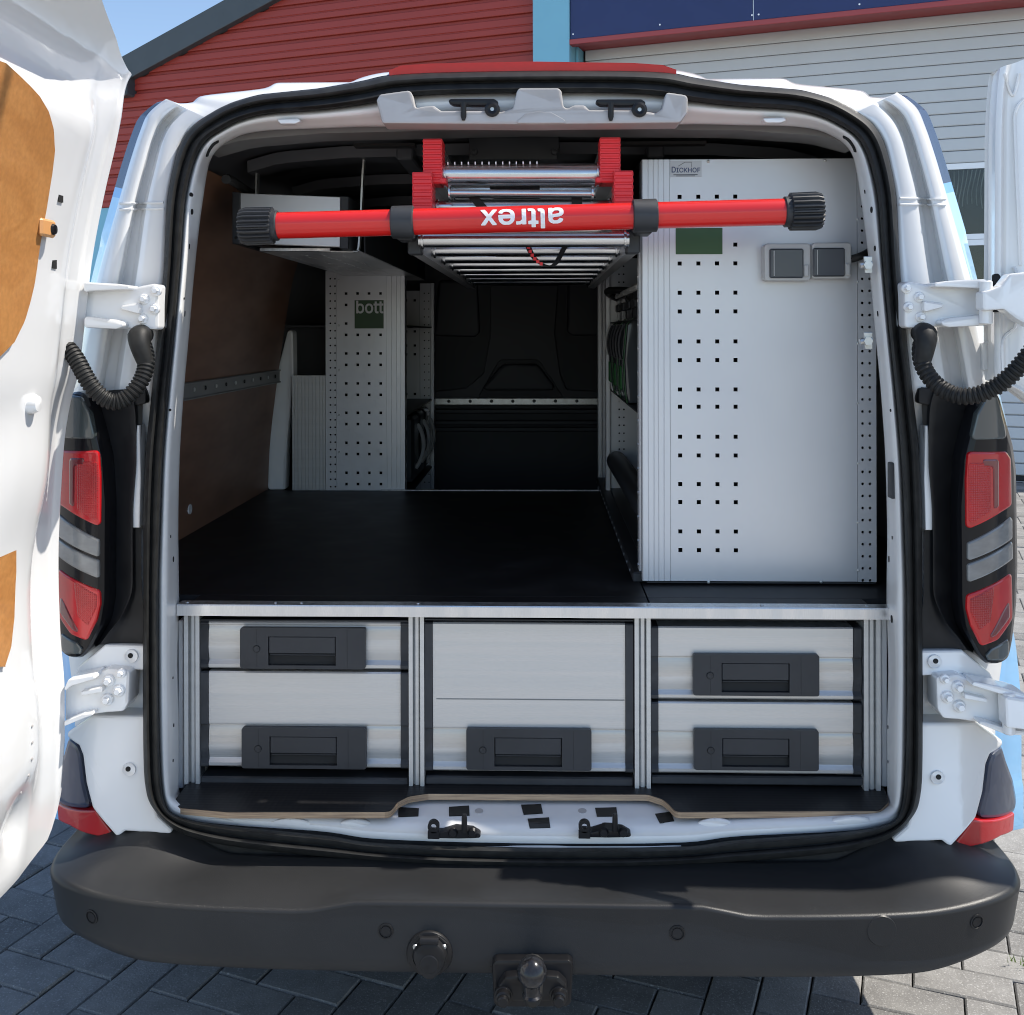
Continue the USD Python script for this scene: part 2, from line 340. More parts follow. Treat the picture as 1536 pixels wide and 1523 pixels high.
mat('board_top', (.006, .006, .007), .52, spec=.3, c2=(.020, .020, .021), nscale=9, ramp=(.45, .85), bump=.12, bscale=420, rvar=.05)
def wood_mat():
    nodes = {'g': ('geometry', {}), 'mp': ('mapping', {'scale': (1., 1.2, 3.2)}), 'n': ('noise_texture', {'scale': 2.2, 'detail': 4.0, 'distortion': 1.2}), 'w': ('math', {'math_type': 'multiply', 'value2': 16.0}), 's': ('math', {'math_type': 'sine'}),
             'f': ('map_range', {'from_min': -1., 'from_max': 1., 'to_min': 0., 'to_max': 1.}), 'r': ('rgb_ramp', {'ramp': [(0., (.46, .205, .062)), (.6, (.48, .22, .068)), (1., (.43, .188, .055))]}),
             'gn': ('noise_texture', {'scale': 120.0, 'detail': 3.0}), 'r2': ('rgb_ramp', {'ramp': [(.3, (.86, .86, .86)), (.7, (1.05, 1.05, 1.05))]}), 'mu': ('mix_color', {'blend_type': 'multiply', 'fac': 1.0}),
             'p': ('principled_bsdf', {'roughness': .42, 'coat_weight': .15})}
    L = [('g.position', 'mp.vector'), ('mp.vector', 'n.vector'), ('n.fac', 'w.value1'), ('w.value', 's.value1'), ('s.value', 'f.value'), ('f.result', 'r.fac'), ('g.position', 'gn.vector'), ('gn.fac', 'r2.fac'), ('r.color', 'mu.a'), ('r2.color', 'mu.b'), ('mu.result', 'p.base_color')]
    MAT['door_wood'] = usdkit.material(stage, '/World/Looks/door_wood', nodes, L, surface='p.BSDF')
wood_mat()
def brick_mat(name, k):
    nodes = {'g': ('geometry', {}), 'n': ('noise_texture', {'scale': 14.0, 'detail': 6.0, 'roughness': .7}), 'r': ('rgb_ramp', {'ramp': [(.3, (.155 * k, .150 * k, .143 * k)), (.7, (.24 * k, .234 * k, .222 * k))]}),
             'v': ('noise_texture', {'scale': 210.0, 'detail': 3.0, 'roughness': .7}), 'r2': ('rgb_ramp', {'ramp': [(.56, (0, 0, 0)), (.68, (1, 1, 1))]}), 'mx': ('mix_color', {'b': (.46, .45, .43)}), 'hs': ('math', {'math_type': 'multiply', 'value2': .75}),
             'b': ('bump', {'strength': .5, 'distance': .0025}), 'bn': ('noise_texture', {'scale': 190.0, 'detail': 4.0}), 'p': ('principled_bsdf', {'roughness': .85, 'specular_ior_level': .3})}
    L = [('g.position', 'n.vector'), ('n.fac', 'r.fac'), ('g.position', 'v.vector'), ('v.fac', 'r2.fac'), ('r.color', 'mx.a'), ('r2.color', 'hs.value1'), ('hs.value', 'mx.fac'), ('mx.result', 'p.base_color'), ('g.position', 'bn.vector'), ('bn.fac', 'b.height'), ('b.normal', 'p.normal')]
    MAT[name] = usdkit.material(stage, '/World/Looks/' + name, nodes, L, surface='p.BSDF')
mat('yard', (.33, .318, .298), .9, c2=(.28, .27, .255), nscale=2)
for k in range(4): brick_mat(f'paver_{"abcd"[k]}', (.8, .95, 1.08, 1.22)[k])
def glass_mat():
    nodes = {'t': ('transparent_bsdf', {'color': (.85, .88, .87)}), 'g': ('glossy_bsdf', {'color': (1, 1, 1), 'roughness': .02}), 'f': ('fresnel', {'IOR': 1.5}), 'm': ('mix_closure', {})}
    MAT['glass'] = usdkit.material(stage, '/World/Looks/glass', nodes, [('f.fac', 'm.fac'), ('t.BSDF', 'm.closure1'), ('g.BSDF', 'm.closure2')], surface='m.closure')
glass_mat()
# ------------------------------------------------------------------ pavement (herringbone of concrete bricks, laid parallel to the building)
PANG = math.radians(-20.0); pc, ps = math.cos(PANG), math.sin(PANG)
pave = thing('pavement', None, None, kind='structure')
for a, b, c, d in ((-40, 60, -40, .55), (-40, -3.3, .55, 10.3), (7.6, 60, .55, 10.3), (-40, 60, 10.3, 60)):
    obj('far_paving', bx(a, b, c, d, -.05, -.003, 0), 'yard', pave, smooth=False, kind='structure')
obj('joint_sand', bx(-60, 60, -60, 60, -.30, -.012), 'joint' if 'joint' in MAT else mat('joint', (.045, .043, .038), .95, c2=(.06, .057, .05), nscale=30), pave, smooth=False, kind='structure')
def brick(cx, cy, lx, ly, dz, tx, ty):
    g, b = .0035, .0035
    X, Yh = lx / 2 - g / 2, ly / 2 - g / 2
    ring = lambda x, y, z: [(-x, -y, z), (x, -y, z), (x, y, z), (-x, y, z)]
    v = np.array(ring(X, Yh, -.05) + ring(X, Yh, -b) + ring(X - b, Yh - b, 0), float)
    v[:, 2] += dz + v[:, 0] * tx + v[:, 1] * ty
    f = []
    for k in (0, 4):
        for i in range(4):
            j = (i + 1) % 4; f += [[k + i, k + j, k + 4 + j], [k + i, k + 4 + j, k + 4 + i]]
    f += [[8, 9, 10], [8, 10, 11]]
    x, y = v[:, 0] + cx, v[:, 1] + cy
    return np.stack([x * pc - y * ps + .05, x * ps + y * pc + 2.3, v[:, 2]], 1), np.array(f)
M_ = .1068; near, far = [], [[], [], [], []]
for i in range(-70, 110):
    for j in range(-40, 100):
        d = (i - j) % 4
        if d == 0: c = ((i + 1) * M_, (j + .5) * M_, 2 * M_, M_)
        elif d == 3: c = ((i + .5) * M_, (j + 1) * M_, M_, 2 * M_)
        else: continue
        wx, wy = c[0] * pc - c[1] * ps + .05, c[0] * ps + c[1] * pc + 2.3
        if not (-3.2 < wx < 7.5 and .6 < wy < 10.2): continue
        k = int(rng.integers(0, 4)); br = brick(*c, float(rng.normal(0, .0012)), float(rng.normal(0, .006)), float(rng.normal(0, .006)))
        if -1.55 < wx < 1.75 and 1.95 < wy < 3.05: near.append((br, k))
        else: far[k].append(br)
for br, k in near: obj('paving_brick', tm(*br), f'paver_{"abcd"[k]}', pave, smooth=False)
for k in range(4):
    off, V, Fc = 0, [], []
    for v, f in far[k]: V.append(v); Fc.append(f + off); off += len(v)
    obj('paving_bricks', tm(np.vstack(V), np.vstack(Fc)), f'paver_{"abcd"[k]}', pave, smooth=False, kind='stuff')
for px, py in ((1516, 1438), (1525, 1441), (1204, 1453), (1290, 1449)):
    Y = F * H / (py - HZ); p = at(px, py, Y)
    b = []
    for _ in range(5):
        o = p + [rng.normal(0, .010), rng.normal(0, .004), 0]; h = rng.uniform(.004, .009); a = rng.uniform(0, 6.28)
        b.append(tm([o + [.002 * math.cos(a), .002 * math.sin(a), -.01], o - [.002 * math.cos(a), .002 * math.sin(a), .01], o + [rng.normal(0, .006), rng.normal(0, .006), h]], [[0, 1, 2]]))
    t_ = obj('weed_tuft', b, 'moss', smooth=False)
    tag(t_, {1516: 'tiny green weed tuft in the sunlit paving joint near the right bumper corner', 1525: 'smaller weed sprig in the paving joint at the right picture edge', 1204: 'tiny moss speck in a paving joint just below the bumper underside', 1290: 'tiny moss speck in a brick joint under the bumper, right of centre'}[px], 'weed')

# ------------------------------------------------------------------ the red building
FA = math.radians(-18.4); fu = np.array([math.cos(FA), math.sin(FA), 0]); fn = np.array([math.sin(FA), -math.cos(FA), 0])
Yb = F * H / (720 - HZ); FP = at(1530, 720, Yb); FP[2] = 0
def fac(px, py, d=0.0):
    """(along, height) where the view ray of that survey pixel meets the facade plane, d metres in front of the gate plane."""
    o = np.array([CX, 0, H]); r = at(px, py, 1.0) - o; q = FP + fn * d
    t = np.dot(q - o, fn) / np.dot(r, fn); p = o + r * t
    return np.dot(p - FP, fu), p[2]
def fw(m):
    v = np.array(m.vertices); return tm(FP + v[:, :1] * fu - v[:, 1:2] * fn + v[:, 2:] * [0, 0, 1], np.array(m.faces))
bld = thing('building', 'red clad business unit with grey overhead gate and blue sign panel', 'building')
WF = -.30                                                             # wall front (towards the camera) relative to the gate plane
xl = fac(132, 130, .3)[0]; xc0, xc1 = fac(800, 50, .42)[0], fac(855, 50, .42)[0]
xg0 = fac(879, 90, 0)[0]; xr = xg0 + 6.2
vlow = [fac(195, 119, .36), fac(415, 0, .36)]; vup = [fac(188, 84, .36), fac(330, 0, .36)]
slope = (vlow[1][1] - vlow[0][1]) / (vlow[1][0] - vlow[0][0])
under = lambda x: vlow[0][1] + slope * (x - vlow[0][0])
ridge = 3.6
zb = fac(150, 311, .3)[1]; pitch = .2165
gate_top = fac(900, 74, 0)[1]
xrr = xr + .6
def wall_poly(x0, x1, z0):
    return [(x0, z0), (x1, z0), (x1, min(under(x1), under(2 * ridge - x1)) - .0), (ridge, under(ridge)), (x0, under(x0))] if x1 > ridge else [(x0, z0), (x1, z0), (x1, under(x1)), (x0, under(x0))]
obj('wall', fw(slab2(np.array(wall_poly(xl, xrr, 0.)), 0, .06, 11.0)), 'roof_grey', bld, smooth=False)
obj('backing_wall', fw(slab2(np.array(wall_poly(xl, xc0, zb)), 0, WF + .035, .05)), 'clad_red', bld, smooth=False)
obj('base_wall', fw(bx(xl, xc0, WF + .02, .05, 0, zb, 0)), 'teal', bld, smooth=False)
z = zb; k = 0
while z < under(xc0) - .05:
    z1 = z + pitch
    xa = max(xl, vlow[0][0] + (z - vlow[0][1]) / slope)
    if xa < xc0 - .1:
        prof = np.array([(WF + .034, z), (WF + .004, z + .006), (WF, z + .014), (WF, z + .070), (WF + .010, z + .078), (WF + .010, z + .086), (WF, z + .094), (WF, z + .168), (WF + .004, z + .176), (WF + .034, z + .186)])
        s = slab2(prof, 0, xa, xc0 - .002); v = np.array(s.vertices)
        obj('cladding_plank', fw(tm(v[:, [1, 0, 2]], s.faces)), 'clad_red', bld, smooth=False)
    z = z1; k += 1
# verge, gutter end, roof
vt = (vup[0][1] - under(vup[0][0]))
vp = np.array([(vlow[0][0] - .1, under(vlow[0][0] - .1)), (ridge, under(ridge)), (ridge, under(ridge) + vt), (vlow[0][0] - .1, under(vlow[0][0] - .1) + vt)])
vp = np.array(Polygon(vp).intersection(sbox(-50, -5, xrr + .35, 50)).exterior.coords)[:-1]
obj('roof_verge', fw(slab2(vp, .01, WF - .10, WF + .03)), 'roof_grey', bld, smooth=False)
obj('roof', fw(slab2(vp + [0, .02], 0, WF + .03, 11.1)), 'roof_grey', bld, smooth=False)
ge0, ge1 = fac(160, 149, .3), fac(203, 114, .3)
obj('gutter_box', fw(bx(ge0[0], ge1[0], WF - .16, WF + .9, ge0[1], ge1[1], .02)), 'roof_grey', bld)
obj('column', fw(bx(xc0, xc1, WF - .12, .05, 0, under(xc0) - .02, .006)), 'teal', bld)
# gate opening: lintel, soffit, jamb
lz0 = fac(1000, 47, .40)[1]
obj('lintel', fw(bx(xc1 + .002, xrr, WF, .05, gate_top, lz0 + .02, 0)), 'sign_red', bld, smooth=False)
obj('lintel_trim', fw(bx(xc1 - .02, xrr, WF - .115, WF - .002, lz0 - .045, lz0 + .012, .004)), 'sign_red', bld)
obj('gate_jamb', fw(bx(xc1 + .003, xg0 - .03, WF + .12, .05, 0, gate_top - .002, .004)), 'teal', bld)
obj('upper_wall', fw(slab2(np.array(wall_poly(xc1, xrr, lz0 + .03)), 0, WF + .01, .05)), 'clad_red', bld, smooth=False)
gate = tag(UsdGeom.Xform.Define(stage, path_of('overhead_gate', bld)).GetPrim())
def gx(m, n, mt, s=False): return obj(n, fw(m), mt, gate, smooth=s)
w1t, w1b = fac(1450, 246, 0)[1], fac(1450, 361, 0)[1]; w2b = fac(1500, 480, 0)[1]
rp_ = .1245; zz = gate_top
gx(bx(xg0, xr, .045, .055, 0, gate_top, 0), 'backing', 'gate_grey')
def strips(za, zc):
    n = max(1, round((za - zc) / rp_)); h = (za - zc) / n
    for i in range(n):
        a = za - i * h
        s = slab2(np.array([(.044, a - h + .002), (.006, a - h + .005), (0, a - h + .014), (.0008, a - .018), (.002, a - .007), (.008, a - .001), (.044, a - .001)]), 0, xg0, xr); v = np.array(s.vertices)
        gx(tm(v[:, [1, 0, 2]], s.faces), 'gate_slat', 'gate_grey')
strips(gate_top, w1t); strips(w2b, .05)
gx(bx(xg0, xr, -.006, .04, 0, .048, .004), 'bottom_seal', 'rubber')
gx(bx(xg0 - .03, xg0 - .002, .03, .06, 0, gate_top, 0), 'guide', 'rubber')
xw = fac(1392, 300, 0)[0]
for (zt, zb_) in ((w1t, (w1b)), (w1b, w2b)):
    edges = [xg0] + [xw + .62 * i for i in range(-4, 7) if xg0 + .1 < xw + .62 * i < xr - .1] + [xr]
    fr = Polygon([(xg0, zb_ + .002), (xr, zb_ + .002), (xr, zt - .002), (xg0, zt - .002)])
    holes = [sbox(a + .035, zb_ + .055, b - .035, zt - .06) for a, b in zip(edges[:-1], edges[1:])]
    hl = [list(h.exterior.coords)[:-1] for h in holes]
    gx(holed(list(fr.exterior.coords)[:-1], hl, -.004, .04), 'window_frame', 'gate_white')
    for h in holes:
        x0, z0, x1, z1 = h.bounds
        gx(bx(x0, x1, .014, .018, z0, z1, 0), 'window_pane', 'glass')
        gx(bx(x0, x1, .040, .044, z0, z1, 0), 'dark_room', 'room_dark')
        for q in range(13):
            xx = x0 + (x1 - x0) * (q + .5) / 13; cz = zt - .07
            pts = [(xx + .025 * math.sin(3.1 * t + .25 * q), .030, cz - t * (z1 - z0) * (.62 + .10 * math.sin(q * .55))) for t in np.linspace(0, 1, 9)]
            if zt == w1t: gx(tube(pts, .0065, 4), 'curtain_strip', 'curtain', True)
# sign board
sg = thing('sign_board', 'dark blue sign panel with white screw caps above the grey gate', 'sign')
seam = fac(1131, 20, .40)[0]
obj('panel', fw(bx(xc1 + .004, seam - .004, WF - .10, WF - .07, lz0 + .014, lz0 + 1.5, .004)), 'sign_blue', sg)
obj('panel', fw(bx(seam + .004, xrr, WF - .10, WF - .07, lz0 + .014, lz0 + 1.5, .004)), 'sign_blue', sg)
obj('seam_strip', fw(bx(seam - .004, seam + .004, WF - .098, WF - .07, lz0 + .014, lz0 + 1.5, 0)), 'alu_anod', sg)
for px, py in ((858, 52), (988, 38), (1126, 24), (1136, 23), (1287, 8), (1440, -8)):
    a, zq = fac(px, py, .40); obj('screw_cap', fw(lathe([(0, -.004), (.008, -.003), (.010, 0)], (a + .02, WF - .10, zq), 'y', 10)), 'print_white', sg)
# ------------------------------------------------------------------ the van: rear body shell
van = thing('van', 'white and blue panel van with both rear doors open, seen from behind', 'van')
OUT = [(0, 106), (120, 107), (200, 110), (250, 119), (320, 130), (400, 138), (450, 151), (487, 170), (514, 192), (530, 220), (547, 300), (552, 400), (561, 500), (572, 600), (581, 700), (584, 800), (584, 900), (585, 1000), (585, 1100), (584, 1160), (579, 1200), (563, 1228), (535, 1252), (480, 1270), (400, 1281), (300, 1290), (220, 1296), (110, 1301), (0, 1302)]
INN = [(0, 140), (120, 141), (198, 146), (246, 155), (315, 163), (392, 168), (435, 178), (462, 191), (487, 208), (501, 230), (519, 300), (527, 400), (536, 500), (546, 600), (554, 700), (558, 800), (561, 900), (561, 1000), (560, 1100), (558, 1160), (554, 1200), (544, 1224), (512, 1236), (443, 1245), (380, 1250), (300, 1257), (240, 1266), (120, 1270), (0, 1271)]
JAM = [(0, 186), (120, 187), (198, 188), (246, 188), (315, 190), (385, 192), (425, 197), (449, 206), (471, 221), (483, 240), (494, 300), (506, 400), (515, 500), (524, 600), (530, 700), (532, 800), (531, 900), (533, 1000), (531, 1100), (531, 1170), (530, 1198), (512, 1200), (470, 1198), (420, 1195), (350, 1195), (280, 1195), (200, 1195), (110, 1195), (0, 1195)]
TT = np.linspace(0, 1, 29); TS = np.linspace(0, 1, 141)
def loop(L):
    p = PchipInterpolator(TT, np.array(L, float))(TS); return p
def ring(L, off, f=None):
    P = np.array([rp(h, y, off if f is None else mix(min(off, .012), off, f[i])) for i, (h, y) in enumerate(L)]); Q = P[1:-1][::-1] * [-1, 1, 1]
    return np.vstack([P, Q])                                          # closed: down the right side, up the left
lo, li, lj = loop(OUT), loop(INN), loop(JAM)
mix = lambda a, b, t: a * (1 - t) + b * t
# weatherstrip: a fat bulb with a groove, and the flange lips on either side of it
prof = [(0, .012), (.02, -.006), (.10, -.022), (.26, -.030), (.40, -.026), (.46, -.014), (.52, -.014), (.58, -.024), (.78, -.026), (.93, -.016), (1.0, .010), (1.0, .03)]
obj('weatherstrip', grid(np.array([ring(mix(lo, li, t), o) for t, o in prof]), wv=True), 'rubber', van, smooth=40)
# inner jamb: painted frame that turns inwards from the seal
jp = [(0, .020), (.12, .004), (.30, .004), (.48, .016), (.62, .045), (.80, .075), (.93, .098), (1.0, .12), (1.02, .15)]
TF = np.interp(TS * 28, [0, 5, 8, 11, 28], [.42, .45, .75, 1, 1])
JM = grid(np.array([ring(mix(li, lj, t), o, TF) for t, o in jp]), wv=True)
obj('door_frame', JM, 'white_jamb', van, smooth=50)
# rear pillars
PR = [((490, 172), (548, 144)), ((505, 183), (564, 155)), ((518, 198), (578, 169)), ((530, 220), (590, 197)), ((540, 262), (603, 236)), ((547, 300), (621, 298)), ((552, 400), (650, 400)), ((561, 500), (676, 500)), ((570, 585), (694, 585)),
      ((581, 700), (712, 700)), ((584, 900), (712, 900)), ((584, 985), (700, 985)), ((584, 1085), (690, 1085)), ((583, 1170), (690, 1170)), ((565, 1228), (665, 1228)), ((520, 1258), (630, 1268))]
co = np.array([0, .06, .28, .395, .41, .47, .49, .60, .615, .665, .68, .78, .90, .93, .98, 1.0])
dy_up = np.array([.008, 0, .001, .004, .009, .036, .041, .043, .040, .010, .004, .0, .003, .007, .018, .03])
rows = PchipInterpolator(np.arange(16), np.array([[*a, *b] for a, b in PR], float))(np.linspace(0, 15, 91))
P = []
for k, r in enumerate(rows):
    w = np.clip((8.6 - k / 6) / .6, 0, 1); fade = np.clip((k / 6) / 1.6, .12, 1)
    P.append([rp_c(mix(r[0], r[2], t), mix(r[1], r[3], t), mix(.045, d * fade, w)) for t, d in zip(co, dy_up)])
pil = grid(np.array(P))
both('rear_pillar', pil, 'white_paint', van, smooth=28)
# a pressed step across each pillar
PM = pil
for y0, y1 in ((299, 300), (308, 309)):
    L = [on(PM, px, mix(y0, y1, (px - 1348) / 70)) for px in np.linspace(1350, 1418, 14)]
    both('pressed_rib', tube([p + n * .0008 for p, n in L], .0028, 6), 'white_paint', van)
# roof
RA = [(0, 106), (200, 110), (250, 119), (300, 128), (360, 134), (380, 136), (402, 138), (450, 151), (468, 160), (480, 166), (490, 172)]
RB = [(0, 103), (205, 106), (256, 116), (268, 121), (300, 121), (375, 121), (398, 129), (497, 141), (510, 150), (526, 151), (548, 144)]
ra = PchipInterpolator(np.arange(11), np.array(RA, float))(np.linspace(0, 10, 61)); rb = PchipInterpolator(np.arange(11), np.array(RB, float))(np.linspace(0, 10, 61))
half = lambda L, off: np.array([rp_c(h, y, off) for h, y in L])
def wide(L, off): P = half(L, off); return np.vstack([(P * [-1, 1, 1])[:0:-1], P])
r2 = wide(rb, .05)
back = lambda dy, dz: r2 * [1.0, 1, 1] + [0, dy, dz]
obj('roof', grid(np.array([wide(ra, .004), wide(mix(ra, rb, .5), .012), wide(mix(ra, rb, .9), .028), r2, back(.05, .004), back(.4, .012), back(2.4, .012), back(4.0, -.25)])), 'white_paint', van, smooth=50)
tb = [at(588, 109, 2.15), at(606, 102, 2.15), at(650, 99, 2.15), at(800, 96.5, 2.15), at(950, 99, 2.15), at(992, 102, 2.15), at(1012, 109, 2.15)]
obj('high_brake_light', grid(np.array([[p + [0, -.03, -.022] for p in tb], [p + [0, -.036, -.004] for p in tb], [p + [0, -.018, .0] for p in tb], [p + [0, .04, .002] for p in tb]])), 'lens_red_smooth', van)
# sides
SZ = [(2.0, .735), (1.965, .775), (1.937, .803), (1.895, .820), (1.80, .848), (1.71, .878), (1.615, .904), (1.48, .934), (1.363, .956), (1.2, .984), (1.0, .998), (.8, 1.002), (.6, .990), (.45, .975), (.36, .945)]
sz = np.array(SZ); xsf = PchipInterpolator(sz[::-1, 0], sz[::-1, 1])
Pl = np.array(P)[:, -1]; zz = Pl[:, 2]
low = np.clip((1.05 - zz) / .15, 0, 1)
def sring(dx, Y): return np.stack([np.maximum(xsf(zz), Pl[:, 0]) + dx, np.full(len(zz), Y), zz], 1)
o3 = lambda a, b: Pl + np.stack([a + low * 0, np.full(len(zz), b), zz * 0], 1)
lowring = lambda x_, Y: np.stack([np.maximum(np.maximum(xsf(zz), Pl[:, 0]) + .022, low * x_), np.full(len(zz), Y), zz], 1)
nodes = {'g': ('geometry', {}), 's': ('separate_xyz', {}), 'm': ('math', {'math_type': 'multiply', 'value2': -.35}), 'a': ('math', {'math_type': 'add'}), 'mr': ('map_range', {'from_min': 0., 'from_max': 2.5, 'to_min': 0., 'to_max': 1.}),
         'r': ('rgb_ramp', {'interpolate': False, 'ramp': [(0, (.24, .50, .80)), (.16, (.42, .68, .90)), (.404, (.20, .44, .76)), (.412, (.022, .032, .06))]}), 'p': ('principled_bsdf', {'roughness': .22, 'coat_weight': .6})}
MAT['wrap_side'] = usdkit.material(stage, '/World/Looks/wrap_side', nodes, [('g.position', 's.vector'), ('s.y', 'm.value1'), ('s.z', 'a.value1'), ('m.value', 'a.value2'), ('a.value', 'mr.value'), ('mr.result', 'r.fac'), ('r.color', 'p.base_color')], surface='p.BSDF')
sd_ = grid(np.array([Pl, o3(.004, .012), o3(.016 + .014 * (zz > 1.68), .03), np.maximum(o3(.02 + .016 * (zz > 1.68), .06), lowring(1.025, 2.16)), sring(.045, 2.5), sring(.05, 5.2), sring(.04, 6.4), sring(-.18, 7.0)]))
both('body_side', sd_, 'wrap_side', van, smooth=50)
obj('front_body', bx(-.86, .86, 6.6, 7.0, .36, 1.75, .1), 'white_paint', van)
obj('underbody', bx(-.93, .93, 2.16, 6.9, .30, .42, .02), 'recess_black', van)
obj('rear_valance', bx(-.74, .74, 2.03, 2.16, .34, .50, .01), 'rubber', van)
for sx in (-1, 1):
    w = obj('wheel', lathe([(.20, -.11), (.32, -.11), (.345, -.08), (.35, 0), (.345, .08), (.32, .11), (.20, .11)], (sx * .86, 3.25, .35), 'x', 36), 'rubber', van)
    obj('rim', lathe([(.0, sx * .05), (.17, sx * .06), (.20, sx * .11), (.205, sx * .10)], (sx * .86, 3.25, .35), 'x', 24), 'steel', w)
# ------------------------------------------------------------------ lamp housing, lamps, lower pillar panels (drawn for the right side, mirrored)
ins = [(1383, 586), (1398, 580), (1428, 583), (1470, 589), (1481, 592), (1468, 618), (1456, 655), (1447, 690), (1444, 760), (1444, 910), (1450, 945), (1472, 984), (1442, 977), (1381, 977), (1384, 940), (1386, 800), (1384, 700)]
RG = [(1404, 584), (1394, 625), (1393, 690), (1399, 780), (1399, 880), (1412, 925), (1438, 960), (1450, 977)]
LE = [(1478, 590), (1464, 625), (1446, 690), (1441, 780), (1441, 890), (1444, 930), (1456, 965), (1470, 985)]
SE = [(1381, 582), (1383, 625), (1385, 690), (1386, 780), (1385, 880), (1382, 925), (1380, 955), (1379, 977)]
i8 = np.linspace(0, 7, 70); pch = lambda A: PchipInterpolator(np.arange(8), np.array(A, float))(i8)
rg, le, se = pch(RG), pch(LE), pch(SE); HS = []
for a, b, c in zip(se, rg, le):
    w = c - b
    HS.append([at_c(*p_, Y_) + [0, bow(at_c(*p_, Y_)[0]), 0] for p_, Y_ in ((a, 2.034), (mix(a, b, .55), 2.033), (mix(a, b, .80), 2.029), (mix(a, b, .93), 2.021), (b, 2.018), (b + w * .06, 2.019), (b + w * .15, 2.024), (b + w * .35, 2.036), (b + w * .6, 2.046), (b + w * .85, 2.052), (c, 2.055), (c + [6, 0], 2.075))])
both('lamp_housing_trim', grid(np.array(HS)), 'black_trim', van, smooth=60)
both('pillar_strip', bend(pslab_c([(1388, 640), (1392, 640), (1400, 790), (1398, 797), (1388, 797), (1386, 720)], 2.024, .03, .002)), 'white_paint', van)
both('housing_tab', bend(pslab_c([(1378, 584), (1398, 582), (1404, 590), (1402, 604), (1392, 610), (1378, 606)], 2.024, .02, .003, .004)), 'black_trim', van)
def lamp(sx):
    f = (lambda m: m) if sx > 0 else mir
    y0 = 1.995
    t = obj('tail_lamp', f(bend(pslab_c([(1500, 588), (1513, 636), (1522, 668), (1527, 705), (1529, 850), (1527, 908), (1521, 962), (1515, 992), (1500, 1001), (1482, 1001), (1469, 986), (1447, 947), (1441, 910), (1440, 760), (1445, 690), (1454, 655), (1467, 612), (1478, 590)], y0, .22, .016, .006, .02))), 'gloss_black', van)
    pc_ = lambda n, pts, mt, r=.008, dy=-.004: obj(n, f(bend(pslab_c(pts, y0 + dy, .03, .004, r, .02))), mt, t)
    pc_('smoked_lens', [(1480, 596), (1496, 594), (1508, 640), (1511, 660), (1456, 662), (1466, 622)], 'lens_smoke')
    pc_('red_lens', [(1452, 679), (1510, 679), (1517, 690), (1518, 760), (1503, 770), (1455, 795), (1449, 792), (1449, 720)], 'lens_red_smooth')
    pc_('reflector_grid', [(1453, 696), (1482, 696), (1486, 700), (1486, 770), (1458, 786), (1453, 784)], 'lens_red', .003, -.0052)
    pc_('light_guide', [(1474, 690), (1496, 690), (1499, 694), (1499, 762), (1490, 768), (1489, 703), (1474, 702)], 'lens_red_dark', .002, -.0058)
    pc_('clear_lens', [(1451, 816), (1516, 777), (1519, 781), (1519, 810), (1451, 844)], 'lens_clear', .005)
    pc_('clear_lens', [(1451, 848), (1519, 813), (1520, 840), (1453, 876), (1451, 874)], 'lens_clear', .005)
    pc_('red_lens', [(1450, 894), (1518, 860), (1519, 930), (1497, 962), (1471, 972), (1455, 940), (1449, 915)], 'lens_red_smooth')
    pc_('reflector_grid', [(1453, 900), (1490, 880), (1492, 884), (1486, 935), (1468, 950), (1454, 920)], 'lens_red', .003, -.0052)
    pc_('light_guide', [(1514, 900), (1515, 928), (1494, 956), (1478, 964), (1490, 945), (1503, 920)], 'lens_red_dark', .002, -.0056)
    pc_('clear_lens', [(1478, 985), (1486, 975), (1513, 960), (1513, 985), (1505, 993), (1482, 993)], 'lens_smoke', .005)
for sx in (1, -1): lamp(sx)
def screw_hole(px, py, Y, r):
    c = at(px, py, Y); return lathe([(r * 1.5, .004), (r * 1.45, -.001), (r * 1.1, .006), (r * .8, .008)], c, 'y', 18), lathe([(0, .0065), (r * .8, .0065)], c, 'y', 16)
upl = bend(pslab_c([(1377, 978), (1443, 977), (1484, 1011), (1492, 1026), (1480, 1028), (1442, 1013), (1377, 1016)], 2.02, .05, .004, .002))
both('pillar_panel', upl, 'white_paint', van)
lowp = bend(pslab_c([(1374, 1086), (1462, 1085), (1505, 1115), (1501, 1122), (1484, 1133), (1478, 1148), (1473, 1190), (1463, 1228), (1424, 1273), (1412, 1263), (1330, 1266), (1360, 1240), (1374, 1190)], 2.018, .06, .005, .002))
both('pillar_panel', lowp, 'white_paint', van)
for px, py, Y in ((1401, 994, 2.017), (1405, 1168, 2.015)):
    c = at(px, py, Y); c[1] += bow(c[0]); both('screw_hole_rim', turned([(.0135, .003), (.0128, -.001), (.0105, .0005), (0, .0008)], c, np.array([0, -1.0, 0])), 'white_paint', van); both('screw_hole', turned([(.0052, .002), (.005, -.0004), (0, -.0006)], c + [.002, 0, .001], np.array([0, -1.0, 0]), 16), 'recess_black', van)
nav = bend(pslab_c([(1503, 1121), (1487, 1133), (1481, 1148), (1476, 1190), (1465, 1230), (1521, 1222), (1526, 1205), (1520, 1172), (1510, 1145)], 2.04, .15, .010, .004, .03))
both('corner_panel', nav, 'navy_wrap', van)
ref = bend(pslab_c([(1458, 1232), (1521, 1222), (1519, 1248), (1500, 1256), (1426, 1273)], 2.034, .15, .003, .003, .03))
both('rear_reflector', ref, 'reflector_red', van)
